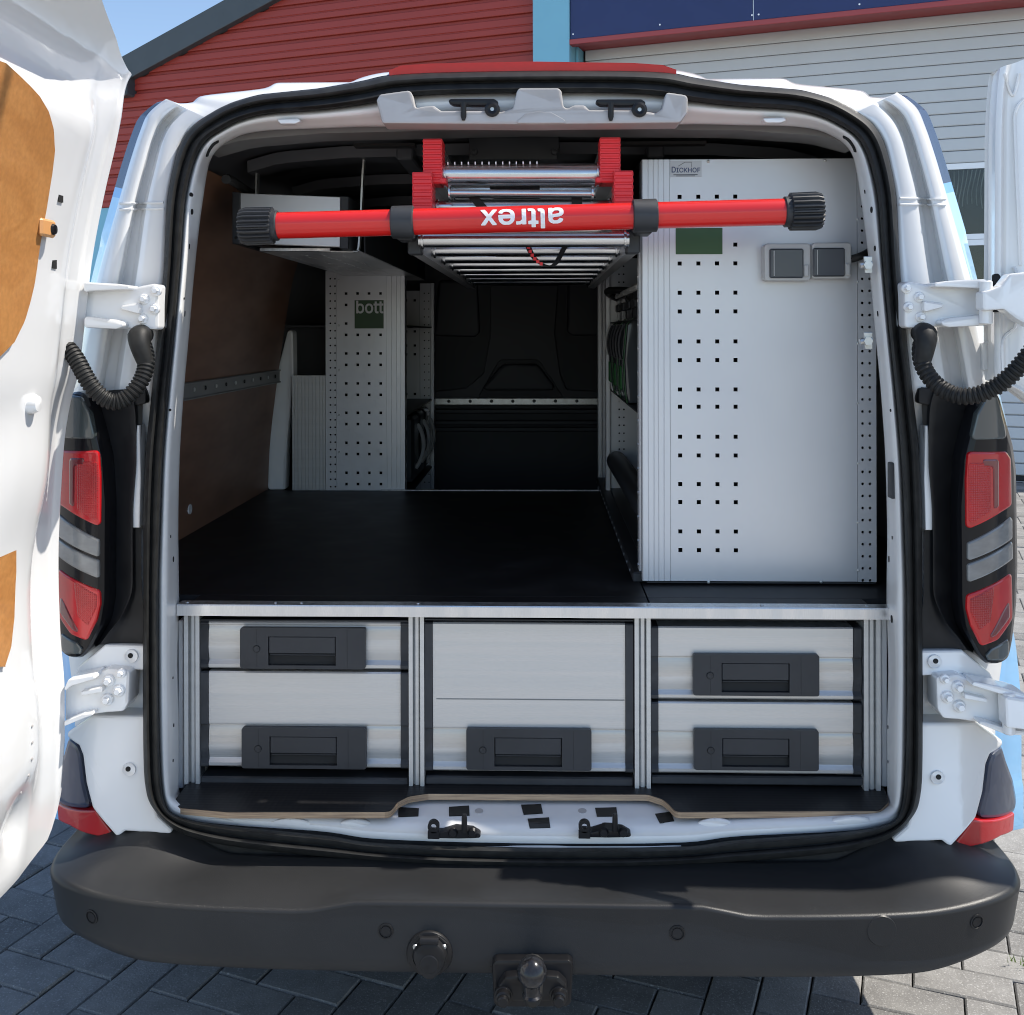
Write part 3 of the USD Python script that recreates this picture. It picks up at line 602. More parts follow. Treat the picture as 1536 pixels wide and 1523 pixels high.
# bolts, hinges
def bolt(px, py, Y, r=.0066):
    c = at(px, py, Y)
    return cat_([lathe([(r * 1.55, .004), (r * 1.55, -.001), (r * 1.3, -.003), (0, -.003)], c, 'y', 18), lathe([(r * .92, -.003), (r * .92, -.010), (r * .75, -.012), (0, -.012)], c, 'y', 6)])
def hinge(outl_, Y, bolts, ribs_, arm, armY, pins):
    for sx in (1, -1):
        lim = 9999 if sx > 0 else (1474 if Y < 1.99 else 1506)
        outl = [(min(x, lim), y) for x, y in outl_]; ribs = [([(min(x, lim), y) for x, y in p], d) for p, d in ribs_]
        f = (lambda m: m) if sx > 0 else mir
        h = obj('hinge', f(pslab(outl, Y, .05, .006, .006)), 'white_paint', van)
        for b in bolts: obj('bolt', f(bolt(*b)), 'white_paint', h)
        for p in ribs: obj('rib', f(pslab(p[0], p[1], .05, .005, .003)), 'white_paint', h)
        if sx > 0:
            obj('door_arm', f(pslab(arm, armY, .03, .005, .004)), 'white_paint', h)
        for c0, c1 in (pins if sx > 0 else []): obj('knuckle', f(cyl(c0, c1, .012, 14, .002)), 'white_paint', h)
hinge([(1357, 424), (1366, 423), (1392, 428), (1420, 424), (1478, 421), (1484, 430), (1486, 486), (1422, 488), (1396, 493), (1357, 494)], 1.985,
      [(1360, 434, 1.984), (1379, 447, 1.984), (1363, 462, 1.984), (1381, 477, 1.984)],
      [([(1392, 427), (1420, 423), (1478, 420), (1486, 428), (1486, 437), (1466, 434), (1420, 432), (1396, 432)], 1.955), ([(1400, 486), (1426, 478), (1486, 472), (1490, 486), (1480, 490), (1424, 493)], 1.955), ([(1386, 452), (1420, 457), (1420, 461), (1386, 470)], 1.972)],
      [(1474, 438), (1484, 437), (1502, 430), (1516, 412), (1560, 408), (1560, 500), (1524, 480), (1506, 466), (1474, 468)], 1.93, [(at(1479, 423, 1.95), at(1479, 488, 1.95))])
hinge([(1403, 1016), (1436, 1013), (1452, 1020), (1478, 1030), (1520, 1037), (1540, 1044), (1540, 1106), (1512, 1100), (1478, 1088), (1440, 1082), (1414, 1080), (1405, 1066)], 1.995,
      [(1416, 1020, 1.993, .0062), (1436, 1032, 1.993, .0078), (1420, 1047, 1.993, .0078), (1438, 1061, 1.993, .0078)],
      [([(1460, 1024), (1500, 1032), (1542, 1046), (1542, 1052), (1496, 1042), (1456, 1030)], 1.968), ([(1446, 1081), (1478, 1085), (1512, 1096), (1542, 1100), (1542, 1106), (1508, 1104), (1476, 1091)], 1.968), ([(1446, 1042), (1480, 1050), (1480, 1056), (1446, 1050)], 1.98)],
      [(1506, 1046), (1560, 1054), (1560, 1100), (1508, 1094)], 1.955, [(at(1512, 1040, 1.97), at(1512, 1102, 1.97))])
# wiring hoses
def hose(pts, nm):
    p = spl(pts, 190); k = np.arange(190)
    r = .0135 + .0028 * (np.sin(k * 2 * math.pi / 5.0) > -.1)
    o = obj('wiring_hose', tube(p, r, 14), 'rubber', van, smooth=45)
    g = spl([pts[0] + [0, .012, .045 * .3], pts[0] + [0, -.01, .012], pts[1]], 12)
    obj('rubber_boot', tube(g, np.r_[np.linspace(.019, .0225, 5), np.linspace(.021, .0155, 7)], 16), 'rubber', o)
hose([at(1384, 512, 1.985), at(1383, 545, 1.965), at(1404, 578, 1.94), at(1445, 596, 1.91), at(1490, 584, 1.89), at(1530, 550, 1.87), at(1570, 500, 1.86)], 0)
hose([at(213, 512, 1.985), at(219, 545, 1.965), at(205, 580, 1.945), at(172, 602, 1.93), at(148, 590, 1.92), at(122, 552, 1.92), at(100, 520, 1.93)], 1)
# jamb details: plugs, small holes, tabs, brackets
for px, py, rx, rz in ((287, 291, 1, 2.2), (288, 317, 1.4, 3.2), (284, 369, 1.2, 3), (277, 470, 1, 3), (276, 447, .6, 1.4), (255, 614, .7, 1.4), (255, 804, .8, 1.6), (259, 838, 1.1, 3), (258, 1016, .8, 1.4), (259, 1087, 1, 2), (258, 1140, .8, 1.6),
                       (1298, 289, 1.0, 2.2), (1308, 316, 1.4, 3.4), (1313, 374, 1.2, 3), (1317, 472, 1.4, 3), (1336, 617, .8, 1.6), (1338, 808, .9, 1.8), (1333, 840, 1.2, 3.4), (1331, 1092, 1, 2), (1331, 1144, .8, 1.6), (1337, 930, 2.2, 4)):
    c, n = on(JM, px, py)
    obj('frame_hole', disc(c, n, rx * .0034, rz * .0019), 'recess_black', van, smooth=False)
obj('latch_plate', pslab([(1336, 696), (1344, 696), (1344, 750), (1336, 750)], 2.038, .02, .002, .003), 'dark_plastic', van)
for py in (398, 512):
    h = obj('frame_bracket', pslab([(1296, py - 12), (1309, py - 12), (1309, py + 13), (1298, py + 13)], 2.055, .004, .001, .001), 'zinc', van)
    obj('bracket_bolt', cyl(at(1290, py + 2, 2.05), at(1308, py - 1, 2.05), .006, 8), 'zinc', h); obj('bracket_nut', lathe([(0, -.008), (.009, -.008), (.009, .0)], at(1301, py + 1, 2.048), 'y', 6), 'zinc', h)
# ------------------------------------------------------------------ sill: tread with raised bumps, tape, strikers
for px, w_ in ((322, 34), (435, 30), (532, 24), (1070, 26), (1275, 30)):
    obj('sill_bump', mound(JM, px, 1234 if px < 1200 else 1231, w_, 7, .010), 'white_jamb', van, smooth=70)
tr = []
for i, px in enumerate(np.linspace(578, 1020, 89)):
    h = .016 * math.exp(-((px - 800) / 42) ** 4) + .010 * (math.exp(-((px - 590) / 18) ** 2) + math.exp(-((px - 1008) / 18) ** 2))
    y0 = 1196 + 8 * (abs(px - 799) > 205)
    tr.append([at(px, 1196, 2.135) + [0, 0, .004], at(px, 1212, 2.11) + [0, 0, .006 + h * .3], at(px, 1232, 2.085) + [0, 0, .004 + h], at(px, 1252, 2.06) + [0, 0, .003 + h * .8], at(px, 1264, 2.035) + [0, 0, -.002 + h * .15], at(px, 1269, 2.02) + [0, 0, -.012]])
TR = grid(np.array(tr)); SM = cat_([JM, TR])
obj('sill_tread', TR, 'white_jamb', van, smooth=60)
def patch(pts):
    a, b, c_, d = [np.array(p, float) for p in pts]; R = []
    for v_ in np.linspace(0, 1, 6):
        R.append([(lambda q: q[0] + q[1] * .0012)(on(SM, *mix(mix(a, b, u_), mix(d, c_, u_), v_))) for u_ in np.linspace(0, 1, 6)])
    g_ = np.array(R); return cat_([grid(g_), grid(g_[::-1] - [0, 0, .0008])])
for pts, dz in (([(596, 1211), (627, 1213), (626, 1225), (596, 1226)], .014), ([(672, 1211), (702, 1209), (703, 1224), (672, 1225)], .012), ([(780, 1208), (810, 1207), (813, 1221), (784, 1223)], .014), ([(790, 1229), (822, 1227), (824, 1242), (793, 1243)], .021), ([(891, 1213), (923, 1212), (925, 1226), (894, 1226)], .012), ([(981, 1222), (1004, 1219), (1010, 1233), (988, 1236)], .016)):
    obj('tape_patch', patch(pts), 'tape', van, smooth=False)
for px in (600, 717, 872):
    c, n = on(SM, px, 1217 if px != 600 else 1244); obj('sill_plug', disc(c, n, .0085, .0085, up=(0, 1.0, 0)), 'trim_grey', van)
def striker(x0, up, Y, py, nm='door_striker'):
    k = up
    base = np.array([(x0 - 2, py - 9 * k), (x0 + 16, py - 8 * k), (x0 + 36, py - 12 * k), (x0 + 62, py - 10 * k), (x0 + 77, py - 4 * k), (x0 + 72, py), (x0 + 40, py + 1 * k), (x0 + 8, py), (x0 - 2, py - 2 * k)])
    t = obj(nm, pslab(base, Y, .03, .003, .002), 'cast_black', van)
    a = at(x0 + 50, py - 10 * k, Y - .004); b = at(x0 + 50, py - 36 * k, Y - .004)
    obj('pin', tube([a, mix(a, b, .8), b], [.006, .0055, .004], 10), 'cast_black', t)
    for dx in (33, 62): obj('bolt', lathe([(0, -.006), (.007, -.006), (.010, 0)], at(x0 + dx, py - 8 * k, Y), 'y', 12), 'cast_black', t)
    e = at(x0 + 4, py - 18 * k, Y)
    th = np.linspace(0, 2 * math.pi, 25)[:-1]
    o = [(e[0] + .0115 * math.cos(a_), e[2] + .0125 * math.sin(a_)) for a_ in th]; i_ = [(e[0] + .0055 * math.cos(a_), e[2] + .0055 * math.sin(a_)) for a_ in th]
    obj('eye', [holed(o, [i_], Y - .004, Y + .004), bx(e[0] - .0115, e[0] + .0115, Y - .004, Y + .004, e[2] - .024, e[2] - .009, .001)], 'cast_black', t)
for x_ in (645, 871): striker(x_, 1, on(SM, x_ + 40, 1256)[0][1] - .016, 1257)
# header trim of grey plastic with its humps, upper strikers behind it
hum = [(565, 150), (570, 141), (614, 135), (619, 140), (624, 164), (630, 160), (651, 158), (662, 166), (735, 166), (752, 168), (770, 162), (776, 136), (780, 132), (838, 132), (843, 136), (846, 160), (852, 163), (862, 158), (878, 158), (884, 165), (960, 166), (984, 170), (994, 163), (1000, 140), (1004, 139), (1030, 143), (1033, 148), (1032, 170), (1020, 185), (800, 187), (574, 185)]
obj('header_trim', pslab(hum, 2.068, .06, .005, .003), 'trim_grey', van, smooth=30)
for px in (800,):
    obj('trim_step', pslab([(772, 185), (790, 170), (806, 167), (828, 169), (846, 179), (852, 185)], 2.0665, .02, .0015, .003), 'trim_grey', van)
for x0, py in ((672, 150), (893, 151)):
    t = obj('door_striker', pslab([(x0, py + 2), (x0 + 4, py - 2), (x0 + 70, py - 2), (x0 + 76, py + 2), (x0 + 76, py + 8), (x0 + 36, py + 8), (x0 + 8, py + 7)], 2.078, .02, .003, .002), 'cast_black', van)
    a = at(x0 + 24, py + 4, 2.066); obj('pin', tube([a, a + [0, 0, -.028], a + [0, 0, -.036]], [.006, .006, .003], 10), 'cast_black', t)
    e = at(x0 + 67, py + 14, 2.066); obj('eye', lathe([(.004, -.002), (.010, -.004), (.015, -.002), (.016, .006)], e, 'y', 20), 'cast_black', t); obj('eye_disc', lathe([(0, -.001), (.006, -.001)], e, 'y', 16), 'zinc', t)
for px in (433, 1162):
    obj('header_plug', pslab([(px - 18, 178), (px + 14, 177), (px + 20, 181), (px + 10, 185), (px - 12, 185)], 2.098, .02, .003, .003), 'white_jamb', van)
L = [on(JM, *p) for p in ((1266, 206), (1275, 211), (1281, 219), (1284, 228))]; both('frame_slot', tube(spl([p for p, n in L], 14), np.r_[.002, .005 * np.ones(12), .002], 8), 'recess_black', van)
# ------------------------------------------------------------------ bumper
th = np.linspace(0, math.pi, 121); n_ = 4.6
def plan(d):
    c, s = np.cos(th), np.sin(th)
    return np.stack([(.955 - d) * np.sign(c) * np.abs(c) ** (2 / n_), 2.17 - (.32 - d) * np.abs(s) ** (2 / n_)], 1)
ax = np.abs(plan(0)[:, 0]); sm = lambda a, b, x: np.clip((x - a) / (b - a), 0, 1) ** 2 * (3 - 2 * np.clip((x - a) / (b - a), 0, 1))
hor = sm(.70, .90, ax); mid = 1 - sm(.30, .42, ax)
sect = [(.14, .325, .012, 0), (.03, .314, .012, 0), (.010, .318, .012, 0), (.002, .332, .010, 0), (0, .350, .006, 0), (0, .424, .004, .018), (.003, .4295, .006, .018), (.009, .4325, .008, .018), (.03, .434, .012, .014), (.06, .436, .028, .007), (.10, .438, .044, 0), (.135, .440, .055, 0), (.150, .441, .058, 0), (.155, .446, .06, 0), (.162, .446, .06, 0), (.166, .436, .06, 0), (.175, .415, .06, 0), (.25, .415, .06, 0)]
ringsB = []
for d, zq, a, b in sect:
    p = plan(d + (.012 * hor * np.clip((.424 - zq) / .09, 0, 1) if d < .1 else 0)); zz_ = zq + hor * a + mid * b
    q = np.column_stack([p, np.broadcast_to(zz_, (len(p),))])
    e0 = q[:1] + [[.012, .5, 0]]; e1 = q[-1:] + [[-.012, .5, 0]]
    ringsB.append(np.vstack([e0, q, e1]))
BM = grid(np.array(ringsB))
bp = obj('bumper', BM, 'bumper', van, smooth=40)
def byY(px, py):                                                      # the bumper's rear face under that survey pixel
    Y = 1.85
    for _ in range(8):
        X = at(px, py, Y)[0]; Y = 2.17 - .32 * (1 - min(1, abs(X) / .955) ** n_) ** (1 / n_)
    return at(px, py, Y)
for px, py, r in ((136, 1374, .014), (577, 1396, .014), (1014, 1400, .014), (1463, 1384, .014)):
    c, n = on(BM, px, py); obj('parking_sensor', turned([(0, -.0015), (r * .62, -.0015), (r * .66, -.0003), (r * .8, -.0003), (r * .84, -.0022), (r, -.0015), (r * 1.03, .004)], c, n), 'black_trim', bp)
c, n = on(BM, 1321, 1398); obj('tow_eye_cover', turned([(0, -.0012), (.0262, -.0012), (.0272, .0004), (.0280, .002)], c, n, 44), 'bumper', bp)
# socket for the trailer, tow hitch
c = at(642, 1432, 1.845)
sk = obj('trailer_socket', [lathe([(.042, .03), (.042, .004), (.040, .0), (.030, -.004), (.026, .03)], c, 'y', 32), pslab([(614, 1416), (626, 1404), (656, 1404), (670, 1416), (672, 1434), (612, 1434)], 1.842, .02, .003, .003)], 'black_trim', van)
obj('socket_cap', pslab([(618, 1428), (630, 1416), (654, 1416), (664, 1428), (668, 1440), (660, 1460), (648, 1472), (636, 1472), (624, 1460), (616, 1440)], 1.825, .02, .008, .006), 'black_trim', sk)
obj('socket_cap_disc', lathe([(0, -.0008), (.015, -.0012), (.017, 0)], at(642, 1447, 1.8245), 'y', 24), 'black_trim', sk)
obj('socket_hinge', cyl(at(628, 1411, 1.832), at(656, 1411, 1.832), .007, 12, .001), 'black_trim', sk)
for px in (621, 664): obj('socket_screw', lathe([(0, -.004), (.0035, -.004), (.005, -.001)], at(px, 1420, 1.841), 'y', 12), 'zinc', sk)
hub = obj('tow_hitch', pslab([(736, 1447), (742, 1441), (852, 1441), (858, 1447), (855, 1506), (848, 1512), (744, 1512), (738, 1506)], 1.83, .02, .005, .004), 'cast_black', van)
obj('hitch_recess', pslab([(730, 1420), (742, 1416), (852, 1416), (862, 1424), (862, 1452), (730, 1452)], 1.8515, .03, .002, .006), 'gloss_black', hub)
obj('hitch_beam', bx(*sorted((at(772, 1420, 1.9)[0], at(818, 1420, 1.9)[0])), 1.875, 2.1, .355, .395, .004), 'recess_black', hub)
bc = at(796, 1458, 1.735)
obj('tow_ball', lathe([(0, .025), (.012, .0219), (.020, .015), (.0243, .006), (.025, 0), (.0238, -.008), (.019, -.0165), (.0135, -.022), (.0135, -.036), (.017, -.039), (.012, -.044)], bc, 'z', 32), 'ball_black', hub)
obj('ball_neck', tube(spl([bc + [0, .002, -.035], bc + [0, .015, -.052], bc + [0, .05, -.058], bc + [0, .10, -.050]], 16), np.linspace(.0145, .022, 16), 14), 'rubber', hub)
obj('hitch_bracket', pslab([(746, 1478), (756, 1466), (776, 1464), (786, 1474), (806, 1474), (816, 1464), (836, 1466), (848, 1478), (850, 1504), (742, 1504)], 1.812, .03, .006, .004), 'cast_black', hub)
for px in (753, 836):
    for dy, r in ((0, .0165), (-.012, .0135), (-.020, .010)): obj('hitch_bolt', lathe([(r, .012), (r, 0), (r * .8, -.002), (0, -.002)], at(px, 1495 - (2 if dy else 0), 1.81) + [0, dy, 0], 'y', 20 if dy else 28), 'cast_black', hub)
# ------------------------------------------------------------------ left rear door, open at a right angle (its inside faces the middle of the van)
DE = [(2.035, -.690), (2.01, -.735), (1.985, -.772), (1.95, -.785), (1.90, -.792), (1.86, -.800), (1.74, -.828), (1.61, -.852), (1.56, -.858), (1.48, -.867), (1.40, -.878), (1.35, -.892), (1.28, -.904), (1.22, -.909), (1.03, -.917), (.90, -.914), (.78, -.906), (.70, -.906), (.62, -.911), (.55, -.917), (.47, -.925)]
de = np.array(DE)[::-1]; Xd = PchipInterpolator(de[:, 0], de[:, 1])
YE = 1.985
ss = np.array([0, .004, .014, .02, .03, .045, .06, .085, .11, .135, .155, .175, .20, .235, .27, .30, .34, .45, .62, .70])
def relief(s, z):
    base = np.interp(s, [0, .004, .014, .02, .03, .05, .085, .12, .155, .185, .22, .7], [-.010, 0, .004, -.006, -.006, -.003, .000, .004, .026, .033, .034, .034])
    low = np.clip((z - .60) / .12, 0, 1); up = np.clip((1.93 - z) / .08, .25, 1)
    lampz = math.exp(-((z - 1.24) / .12) ** 2)
    base = base * (low * .8 + .2) * up
    base += .020 * lampz * np.clip((s - .04) / .10, 0, 1) * np.clip((.5 - s) / .2, 0, 1)
    base -= .022 * math.exp(-((z - 1.02) / .20) ** 2) * math.exp(-((s - .10) / .05) ** 2)
    base -= .026 * math.exp(-((z - .62) / .05) ** 2) * math.exp(-((s - .20) / .03) ** 2)
    return base
def dtop(s): return 1.985 + .05 * np.clip(s / .35, 0, 1)
def dbot(s): return .495 + .075 * np.clip(1 - s / .05, 0, 1) ** 2 + .02 * np.clip((.16 - s) / .16, 0, 1)
vv = np.r_[np.linspace(0, .06, 6)[:-1], np.linspace(.06, .9, 60)[:-1], np.linspace(.9, 1, 14)]
def door_sheet(add):
    P = []
    for s in ss:
        zt, zb0 = dtop(s), dbot(s); row = []
        for v in vv:
            z = zb0 + (zt - zb0) * v
            e = 1.0 * np.clip((v - .985) / .015, 0, 1) + np.clip((.012 - v) / .012, 0, 1)
            row.append([float(Xd(z)) + (relief(s, z) * (1 - .6 * e) if add == 0 else add), YE - s, z])
        P.append(row)
    return np.array(P)
inner, outer = door_sheet(0), door_sheet(-.075)
outer[:, :, 0] = np.minimum(outer[:, :, 0], inner[:, :, 0] - .02)
def shell(a, b, st=1):
    m_ = [grid(a), grid(b[::-1])]
    edge = lambda A: np.vstack([A[0], A[1:-1, -1], A[-1, ::-1], A[-2:0:-1, 0]])
    m_.append(grid(np.array([edge(b), edge(a)]), wv=True)); return cat_(m_)
ld = obj('rear_door', shell(inner, outer), 'white_paint', van, smooth=50, label='left rear door swung open with two orange plywood panels inside')
def dpt(px, py, w):                                                   # point of the door's inside under a survey pixel, w metres proud of the door line
    X = -.85
    for _ in range(12):
        Y = (X - CX) * F / (px - 811.0); z = hz(py, Y); X = float(Xd(np.clip(z, .48, 2.03))) + w
    return np.array([YE - Y, z])
def dslab(pts, w, thick, mt, nm, parent, r=.0, bev=.002):
    p = np.array([dpt(x, y, w) for x, y in pts])
    if r: p = rnd(p, r)
    out = []
    for a, b in zip(p, np.roll(p, -1, 0)):
        k = max(1, int(np.linalg.norm(b - a) / .03)); out += [a + (b - a) * i / k for i in range(k)]
    P_ = Polygon(out)
    # a sheet that follows the bowed door: rows over the height, left and right ends from the outline
    z0, z1 = P_.bounds[1], P_.bounds[3]; R = []
    for z in np.linspace(z0 + 1e-4, z1 - 1e-4, 60):
        c = P_.intersection(sbox(-5, z - 1e-5, 5, z + 1e-5)).bounds
        xx = float(Xd(np.clip(z, .48, 2.03)))
        R.append([[xx + w - thick, YE - c[0], z], [xx + w - bev, YE - c[0], z], [xx + w, YE - c[0] - bev, z], [xx + w, YE - mix(c[0], c[2], .33), z], [xx + w, YE - mix(c[0], c[2], .66), z], [xx + w, YE - c[2] + bev, z], [xx + w - thick, YE - c[2], z]])
    return obj(nm, grid(np.array(R)), mt, parent)
wood_up = [(-60, 60), (0, 88), (26, 112), (50, 136), (66, 163), (73, 189), (75, 223), (71, 255), (62, 310), (47, 400), (43, 425), (37, 450), (28, 480), (12, 512), (-10, 534), (-60, 560)]
dslab(wood_up, .042, .02, 'door_wood', 'wood_panel', ld)
wood_lo = [(-60, 712), (0, 710), (7, 713), (13, 730), (15, 780), (14, 860), (11, 930), (6, 975), (-4, 1006), (-60, 1010)]
dslab(wood_lo, .040, .02, 'door_wood', 'wood_panel', ld)
for px, py in ((81, 292), (71, 393)):
    p = dpt(px, py, .0325); x = float(Xd(p[1])) + .0325
    obj('square_hole', bx(x - .01, x + .0022, YE - p[0] - .0085, YE - p[0] + .0085, p[1] - .0085, p[1] + .0085, 0), 'recess_black', ld, smooth=False)
p = dpt(62, 340, .044); x = float(Xd(p[1])) + .040
cl_ = obj('panel_clip', [bx(x, x + .009, YE - p[0] - .028, YE - p[0] + .022, p[1] - .014, p[1] + .016, .004)], 'clip_orange' if 'clip_orange' in MAT else mat('clip_orange', (.55, .27, .10), .4), ld)
obj('clip_screw', lathe([(0, .014), (.008, .013), (.010, .008)], [x, YE - p[0] + .010, p[1]], 'x', 14), 'cast_black', cl_)
p = dpt(39, 606, .045); x = float(Xd(p[1])) + relief(p[0], p[1])
obj('rubber_stop', lathe([(0, .016), (.013, .014), (.017, .006), (.019, -.01)], [x, YE - p[0], p[1]], 'x', 20), 'white_paint', ld)
for px, py in ((3, 743),):
    p = dpt(px, py, .04); obj('panel_screw', lathe([(0, .006), (.007, .004), (.008, 0)], [float(Xd(p[1])) + .04, YE - p[0], p[1]], 'x', 12), 'cast_black', ld)
for py in (1096, 1121, 1146, 1171, 1197):
    p = dpt(36, py, .033); obj('door_rivet', lathe([(0, .002), (.0025, .0015), (.003, 0)], [float(Xd(p[1])) + relief(p[0], p[1]), YE - p[0], p[1]], 'x', 10), 'trim_grey', ld)
# ------------------------------------------------------------------ right rear door, swung far round
AL = math.radians(0.5)
edge = [(2.0, .850), (1.97, .8445), (1.92, .841), (1.86, .839), (1.75, .838), (1.62, .837), (1.5, .836), (1.40, .836), (1.382, .840), (1.375, .862), (1.355, .893), (1.335, .918), (1.30, .955), (1.2, .985), (1.0, 1.0), (.8, .99), (.65, .985), (.5, 1.02)]
e_ = np.array(edge)[::-1]; Xe = PchipInterpolator(e_[:, 0], e_[:, 1]); YR = 1.99
def rtop(t): return 2.0 + .42 * np.minimum(t, .12) * .60 + .05 * np.clip((t - .05) / .5, 0, 1)
ts = np.array([0, .003, .008, .014, .02, .03, .04, .055, .065, .085, .105, .13, .16, .20, .3, .45, .6, .70])
rel = lambda t: np.interp(t, [0, .003, .008, .014, .02, .03, .04, .055, .065, .085, .105, .16, .7], [.006, 0, -.002, .004, .006, .006, -.002, -.002, .010, .012, -.008, -.012, -.012])
def rdoor(back):
    P = []
    for t in ts:
        zt = 1.985 + .13 * np.clip(t / .2, 0, 1) * .55; row = []
        for z in np.linspace(.5, 1, 90):
            z = .5 + (zt - .5) * (z - .5) / .5
            xe = float(Xe(min(z, 2.0))) + .059; d = t
            lean = -.08 * max(0, z - 1.85) ** 1.5
            row.append([xe + d * math.cos(AL), YR - d * math.sin(AL) - (xe - .84) * math.tan(AL) + lean + (rel(t) if back == 0 else back), z])
        P.append(row)
    return np.array(P)
ri, ro = rdoor(0), rdoor(.06)
ro[:, :, 1] = np.maximum(ro[:, :, 1], ri[:, :, 1] + .02); ro[0, :, 0] += .01
RM = shell(ri, ro)
rd = obj('rear_door', RM, 'white_paint', van, smooth=50, label='right rear door folded back past the hinges at the right edge')
fw_ = lambda px, py: np.array([at(px, py, 1.90 - (px - 1475) * .00045)])
def lay(pts, n=24, lift=.001): return [p + nn * lift for p, nn in (on(RM, *q_) for q_ in PchipInterpolator(np.arange(len(pts)), np.array(pts, float))(np.linspace(0, len(pts) - 1, n)))]
wy = on(RM, 1497, 440)[0][1]
obj('hinge_window', pslab([(1490, 413), (1498, 412), (1503, 418), (1503, 470), (1490, 470)], wy - .0015, .006, .001, .004), 'recess_black', rd)
obj('edge_pad', pslab([(1474, 516), (1485, 511), (1484, 556), (1474, 558)], on(RM, 1480, 536)[0][1] - .004, .012, .003, .002), 'white_paint', rd)
for pts in ([(1521, 402), (1527, 420), (1526, 440)], [(1525, 478), (1523, 492), (1508, 505), (1502, 520), (1503, 560)], [(1536, 150), (1526, 165), (1523, 180), (1527, 300), (1530, 400)], [(1508, 112), (1512, 130), (1520, 145), (1530, 112)]):
    obj('pressed_line', tube(lay(pts), .0032, 6), 'white_paint', rd)
for px, py in ((1527, 424), (1529, 459)): obj('bolt', bolt(px, py, on(RM, px, py)[0][1] - .002, .0066), 'white_paint', rd)

# ------------------------------------------------------------------ load space shell
SEC = [(0, 1.952), (.45, 1.945), (.62, 1.932), (.74, 1.90), (.80, 1.85), (.872, 1.72), (.93, 1.40), (.972, 1.05), (.978, .90), (.965, .70), (.95, .535)]
sec = PchipInterpolator(np.arange(11), np.array(SEC))(np.linspace(0, 10, 61))
full = np.vstack([sec[::-1] * [-1, 1], sec[1:]])
YB = 4.80
obj('load_space_lining', grid(np.array([[(x, Y, z) for x, z in full] for Y in (2.16, 2.5, 3.2, 4.0, YB + .1)])), 'ceiling_dark', van, smooth=40)
# return between the door frame and the lining
A_ = ring(lj, .14); zq = np.linspace(0, 1, len(A_))
lin = np.vstack([sec, [[x, .523] for x in np.linspace(.95, 0, 30)[1:]]]); d_ = np.r_[0, np.cumsum(np.linalg.norm(np.diff(lin, axis=0), axis=1))]
hj = np.array([rp(h, y, mix(.012, .135, f_)) for (h, y), f_ in zip(lj, TF)]); dj = np.r_[0, np.cumsum(np.linalg.norm(np.diff(hj, axis=0), axis=1))]; dj /= dj[-1]
key_j = [0, dj[int(140 * 7.5 / 28)], dj[int(140 * 19.5 / 28)], 1]; key_l = [0, np.interp(.80, sec[:40, 0], d_[:40]) / d_[-1], d_[60] / d_[-1], 1]
pp = np.interp(dj, key_j, key_l) * d_[-1]
lx, lz = np.interp(pp, d_, lin[:, 0]), np.interp(pp, d_, lin[:, 1])
Hh = np.array([hj, np.stack([lx, np.full(141, 2.19), lz], 1)]); 
both('frame_return', grid(Hh), 'white_jamb', van)
obj('load_floor', bx(-.97, .97, 2.16, YB + .1, .46, .5225, 0), 'floor_steel', van, smooth=False)
# ceiling beams
def beam(Y, w_, z0, mt='ceiling_beam', x=.62, h=.035):
    xs_ = np.linspace(-x, x, 41); zc = np.interp(np.abs(xs_), [0, .45, .62, .74], [1.948, 1.941, 1.928, 1.895])
    return grid(np.array([[(a, Y, b) for a, b in zip(xs_, zc)], [(a, Y + .004, b - h) for a, b in zip(xs_, zc)], [(a, Y + w_ - .004, b - h) for a, b in zip(xs_, zc)], [(a, Y + w_, b) for a, b in zip(xs_, zc)]]))
obj('rear_header_beam', beam(2.20, .10, 0, 'trim_grey', .70, .030), 'ceiling_beam', van)
for Y in (2.52, 2.98, 3.45, 3.95, 4.4): obj('ceiling_beam', beam(Y, .10, 0, x=.70, h=.028), 'ceiling_dark', van)
for x0 in (-.30, .30): obj('ceiling_rail', bx(x0 - .02, x0 + .02, 2.45, 4.5, 1.895, 1.925, .004), 'ceiling_dark', van)
for sx in (-1, 1):
    pts = [(sx * (.70 + .015 * math.sin(k * 1.9)), 2.35 + k * .19, 1.835 + .012 * math.sin(k * 2.7)) for k in range(12)]
    obj('wiring_loom', tube(spl(pts, 90), .011, 8), 'rubber', van)
obj('roof_slot', bx(-.40, -.26, 2.33, 2.36, 1.905, 1.912, 0), 'recess_black', van); obj('roof_slot', bx(.20, .40, 2.33, 2.36, 1.905, 1.912, 0), 'recess_black', van)
# plywood wall lining on the left with its lashing rail
def wallx(z): return float(np.interp(z, sec[::-1, 1][:56], sec[::-1, 0][:56]))
zw = np.linspace(.905, 1.87, 24); PW = []
for Y in np.linspace(2.19, 1, 2): pass
yb_ = lambda z: 3.70 - .0 * z
PW = [[(-wallx(z) + .012, 2.19 + (yb_(z) - 2.19) * t, z) for z in zw] for t in np.linspace(0, 1, 5)]
PW.append([(-wallx(z) + .001, yb_(z), z) for z in zw])
obj('wall_panel', grid(np.array(PW)), 'wall_ply', van, label='brown plywood lining on the left wall')
xr_ = -wallx(1.324) + .014
rl = obj('lashing_rail', [bx(xr_ - .006, xr_ + .006, 2.25, 3.70, 1.300, 1.348, .004), bx(xr_ - .004, xr_ + .010, 2.25, 3.70, 1.300, 1.306, .002), bx(xr_ - .004, xr_ + .010, 2.25, 3.70, 1.342, 1.348, .002)], 'ceiling_beam', van)
for k in range(15): obj('rail_hole', cyl((xr_ + .005, 2.3 + k * .095, 1.326), (xr_ + .0085, 2.3 + k * .095, 1.326), .006, 10), 'zinc' if k % 2 else 'recess_black', rl)
